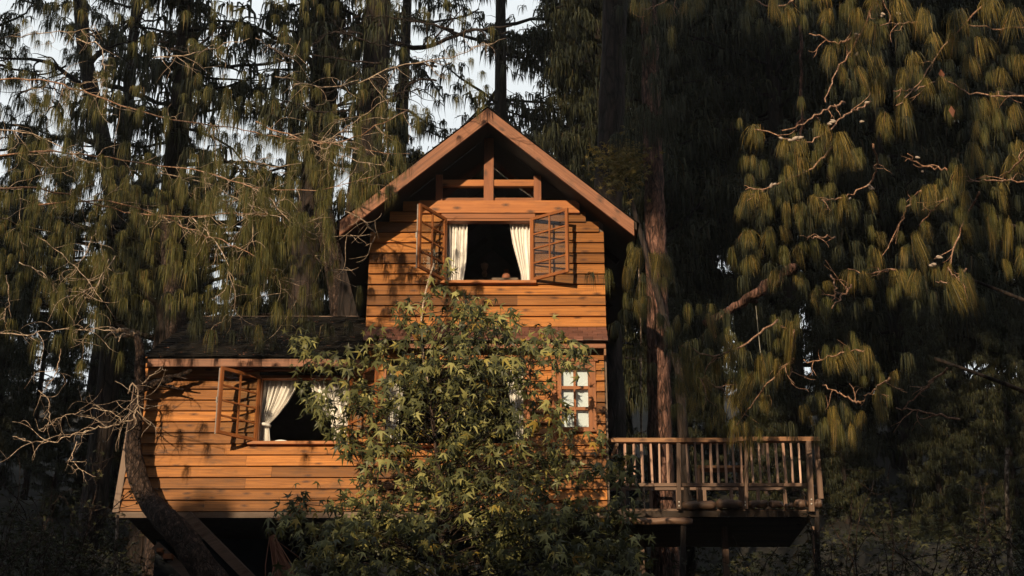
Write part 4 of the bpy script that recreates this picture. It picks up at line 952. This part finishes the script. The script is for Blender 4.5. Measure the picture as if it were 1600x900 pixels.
stem = smooth_path([base, P(692, 860, -2.6), P(685, 720, -2.55), P(668, 600, -2.5), P(656, 520, -2.45), P(661, 470, -2.45), P(668, 440, -2.45), P(678, 412, -2.45)], 40)
MB().tube(stem[:27], np.linspace(.08, .028, 27), 8, .04).build('trunk', M['bark_c'], maple, smooth=True)
MB().tube(stem[26:], np.linspace(.026, .012, 14), 6, .04).build('leader', M['twig'], maple, smooth=True)
centres = []
tries = 0
while len(centres) < 520 and tries < 60000:
    tries += 1
    px, py = random.uniform(425, 1010), random.uniform(400, 940)
    if not pip(px, py, poly): continue
    hole = [(605,560,26),(590,660,22),(615,735,20),(850,600,20),(903,618,46),(880,650,26),(840,600,20),(905,705,32),(850,690,18),(590,745,20),(800,640,10),(560,640,14),(525,600,18),(545,580,12),(470,620,16),(490,665,14),(575,740,26),(640,720,14),(806,620,16),(900,700,24),(760,780,14),(575,770,22),(640,500,14),(840,690,14),(520,700,10)]
    if any(hypot(px-a, py-b) < r for a, b, r in hole) and random.random() < .8: continue
    Y = -2.5 + random.gauss(0, .7)
    if any(hypot(px-a, py-b) < 10 and abs(Y-c) < .6 for a, b, c in centres): continue
    centres.append((px, py, Y))
leaves = []
br = MB()
for (px, py, Y) in centres:
    e = P(px, py, Y)
    i = int(np.argmin(np.linalg.norm(stem-(e-np.array([0,0,.45])), axis=1))); s0 = stem[i]
    if random.random() < .4 or hypot(px-665, py-480) < 60:
        mid = (s0+e)/2+np.array([0, 0, .12]); br.tube(smooth_path([s0, mid, e], 7), np.linspace(.009, .004, 7), 4, 0, False)
    nl = random.randint(7, 12); out_ = e-s0; out_ /= np.linalg.norm(out_)+1e-6
    for k in range(nl):
        q = e + np.array([random.gauss(0, .115), random.gauss(0, .13), random.gauss(-.02, .10)])
        tdir = out_*.35 + np.array([random.gauss(0, .5), -.35+random.gauss(0, .45), -.75+random.gauss(0, .3)]); tdir /= np.linalg.norm(tdir)
        nrm = np.array([random.gauss(.12, .65), -.5+random.gauss(0, .6), .6+random.gauss(0, .5)]); nrm -= tdir*np.dot(nrm, tdir); nrm /= np.linalg.norm(nrm)
        xx = np.cross(tdir, nrm); s = random.triangular(.14, .34, .26)
        leaves.append((random.randrange(6), np.stack([xx, tdir, nrm], 1)*s, q, Y))
br.build('branches', M['bark_c'], maple, smooth=True)
leaves.sort(key=lambda L_: L_[2][1]-.9*np.linalg.norm(L_[1][:, 0]))
from mathutils import Matrix
lm = [mesh_np('leaf', v, t, M['leaf']) for v, t in LEAVES]
for k, Mx, q, _ in leaves[:300]:
    o = bpy.data.objects.new('leaf', lm[k]); C.objects.link(o); o.parent = maple
    m4 = Matrix([[*map(float, Mx[0]), float(q[0]-base[0])], [*map(float, Mx[1]), float(q[1]-base[1])], [*map(float, Mx[2]), float(q[2]-base[2])], [0, 0, 0, 1]])
    o.matrix_local = m4
V, T = merge(LEAVES, [(k, a, q) for k, a, q, _ in leaves[300:]])
props(link('foliage', mesh_np('foliage', V-base, T, M['leaf']), maple, base), kind='stuff')

# ================================================================== UNDERGROWTH
random.seed(61)
def shrub(label, group, px, py, Y, h, n, mname='bark_c', leafy=True, spread=.5):
    p = P(px, py, Y); gz = ground_h(p[0], Y); b = np.array([p[0], Y, gz-.05])
    t = thing('bare_shrub', label, 'shrub', b, group)
    mb = MB(); it = []
    top = p[2]-gz
    for i in range(n):
        w = wander(b+np.array([random.gauss(0, .2), random.gauss(0, .2), 0]), (random.gauss(0, .3), random.gauss(0, .3), 1), top*random.uniform(.7, 1.15), 14, .16, 0)
        mb.tube(w, np.linspace(.016, .006, 15), 4, 0, False)
        for k in range(7):
            j = random.randrange(6, 14); tw = wander(w[j], (random.gauss(0, 1), random.gauss(0, .7), random.gauss(.3, .5)), h*random.uniform(.2, .6), 6, .35, .03)
            mb.tube(tw, np.linspace(.007, .003, 7), 3, 0, False)
            if leafy:
                for z in range(4):
                    q = np.array(tw[random.randrange(2, 7)])+rng.normal(0, .05, 3); s = random.uniform(.10, .17)
                    it.append((random.randrange(6), (Matrix.Rotation(random.uniform(0, 6), 3, 'Z') @ Matrix.Rotation(random.uniform(.3, 1.6), 3, 'X')) , q, s))
    mb.build('stems', M[mname], t, smooth=True)
    if it:
        V, T = merge(LEAVES, [(k, np.array(m_)*s, q) for k, m_, q, s in it]); props(link('leaves', mesh_np('leaves', V-b, T, M['needle_d']), t, b), kind='stuff')
GS = 'shrubs in the dark at the foot of the wing'; LS = 'twiggy shrub in deep shade at the lower left beside the wing'
for px, py, Y in ((20, 800, -1.5), (70, 830, -1.2), (120, 760, -.5), (150, 850, -1.0), (-10, 720, -.8), (170, 820, -.3), (60, 720, .5), (210, 870, -.9), (130, 690, 1.0)):
    shrub(LS, GS, px, py, Y, 1.2, 9)
GR = 'shrubs in the dark below the deck'; LR = 'twiggy shrub in deep shade at the lower right below the deck'
for px, py, Y in ((1120, 850, -.5), (1190, 840, 0), (1300, 790, .5), (1370, 760, .8), (1440, 780, .5), (1510, 760, .8), (1340, 850, -.5), (1450, 850, -.6), (1570, 800, .2), (1590, 730, 1.0), (1420, 720, 1.5), (1340, 720, 1.5)):
    shrub(LR, GR, px, py, Y, 1.2, 8)
def sapling(label, pl, Y, r):
    pr = [P(a, b, Y) for a, b in pl]; b = np.array([pr[0][0], Y, ground_h(pr[0][0], Y)-.1])
    t = thing('sapling', label, 'sapling', b)
    pp = smooth_path([b]+pr, 18); MB().tube(pp, np.linspace(r*1.1, r*.7, 18), 7, .1).build('trunk', M['bark_p'], t, smooth=True)
sapling('thin pale sapling stem under the left corner of the wing', [(179, 895), (182, 850), (183, 815), (184, 805)], -.6, .035)
sapling('pale speckled sapling stem at the lower right edge', [(1578, 900), (1577, 830), (1572, 760), (1574, 700)], .2, .05)
sapling('slim pale stem rising right of the gable beside the reddish trunk', [(1003, 690), (1000, 620), (1002, 520), (998, 420)], 2.2, .02)
# dead fronds
b = P(440, 905, -1.2); fr = thing('dead_fern', 'clump of reddish dead fronds at the lower left of the maple', 'fern', (b[0], -1.2, ground_h(b[0], -1.2)-.05))
mb = MB()
for i in range(70):
    s0 = P(425+random.uniform(-6, 6), 838+random.uniform(-3, 3), -1.2+random.gauss(0, .1)); e0 = P(452+random.gauss(0, 14), 930, -1.2+random.gauss(0, .15))
    mb.tube([s0, (s0+e0)/2+rng.normal(0, .04, 3), e0], [.006, .009, .004], 3, 0, False)
props(mb.build('fronds', M['fern'], fr), kind='stuff')
MB().tube([(b[0], -1.2, ground_h(b[0], -1.2)-.05), P(446, 925, -1.2), P(428, 842, -1.2)], [.05, .04, .025], 6).build('stalk', M['fern'], fr, smooth=True)
# tree added for sun spots on forest foliage, sunlight put into leaf colour
gp = P(972, 262, 3.0); gt = thing('sun_patch_tree', 'added tree with sun-spot light put into its golden leaves, beside the dark trunk right of the gable', 'tree', (gp[0]+1.0, 3.0, ground_h(gp[0], 3)-.2))
it = []
for i in range(700):
    px, py = 972+random.gauss(0, 20), 258+random.gauss(0, 20); s = random.uniform(.12, .22)
    it.append((random.randrange(6), np.array(Matrix.Rotation(random.uniform(0, 6), 3, 'Z') @ Matrix.Rotation(random.uniform(.2, 1.6), 3, 'X'))*s, P(px, py, 3+random.gauss(0, .35))))
V, T = merge(LEAVES, it); c = wl(gt); props(link('foliage', mesh_np('foliage', V-c, T, M['gold']), gt, c), kind='stuff')
MB().tube([c, (c+gp)/2+np.array([.45, 0, 0]), gp], [.12, .09, .03], 7, .05).build('trunk', M['bark_d'], gt, smooth=True)

# fallen leaves and needles lying on the wing roof
random.seed(71); it = []
for i in range(260):
    x = random.uniform(ex0, ex1); a = random.random()**1.3; y = ey + (ry-ey)*a; z = ez1+.075+(rz-ez1)*a
    it.append((random.randrange(6), np.array(Matrix.Rotation(atan2(rz-ez1, ry-ey), 3, 'X') @ Matrix.Rotation(random.uniform(0, 6.28), 3, 'Z') @ Matrix.Rotation(random.uniform(-.4, .4), 3, 'X'))*random.uniform(.06, .15), np.array([x, y, z])))
V, T = merge(LEAVES, it); props(link('fallen_leaves', mesh_np('fallen_leaves', V, T, M['fern'])), 'scattered brown fallen leaves lying on the dark wing roof', 'leaves', None, 'stuff')

# thin haze added to lift the blacks, in place of a faded grade
hz, t_, b_ = mat('black_lift_haze'); t_.nodes.remove(b_)
pv = t_.nodes.new('ShaderNodeVolumePrincipled'); pv.inputs['Density'].default_value = HAZE; pv.inputs['Color'].default_value = (.92, .95, 1, 1); pv.inputs['Anisotropy'].default_value = 0.0
t_.links.new(pv.outputs[0], t_.nodes['Material Output'].inputs['Volume'])
props(MB().box(-420, 420, -180, 720, -3, 75).build('haze', hz), kind='stuff')

# low growth covering the dark slope
random.seed(81); it = []
for i in range(17000):
    x = random.uniform(-11, 12); y = random.uniform(-9, 9) if random.random() < .8 else random.uniform(9, 18)
    z = ground_h(x, y) + abs(random.gauss(0, .28)); s_ = random.uniform(.12, .34)
    it.append((random.randrange(6), np.array(Matrix.Rotation(random.uniform(0, 6.28), 3, 'Z') @ Matrix.Rotation(random.uniform(.2, 1.5), 3, 'X'))*s_, np.array([x, y, z])))
V, T = merge(LEAVES, it); props(link('ground_cover', mesh_np('ground_cover', V, T, M['needle_d'])), kind='stuff')
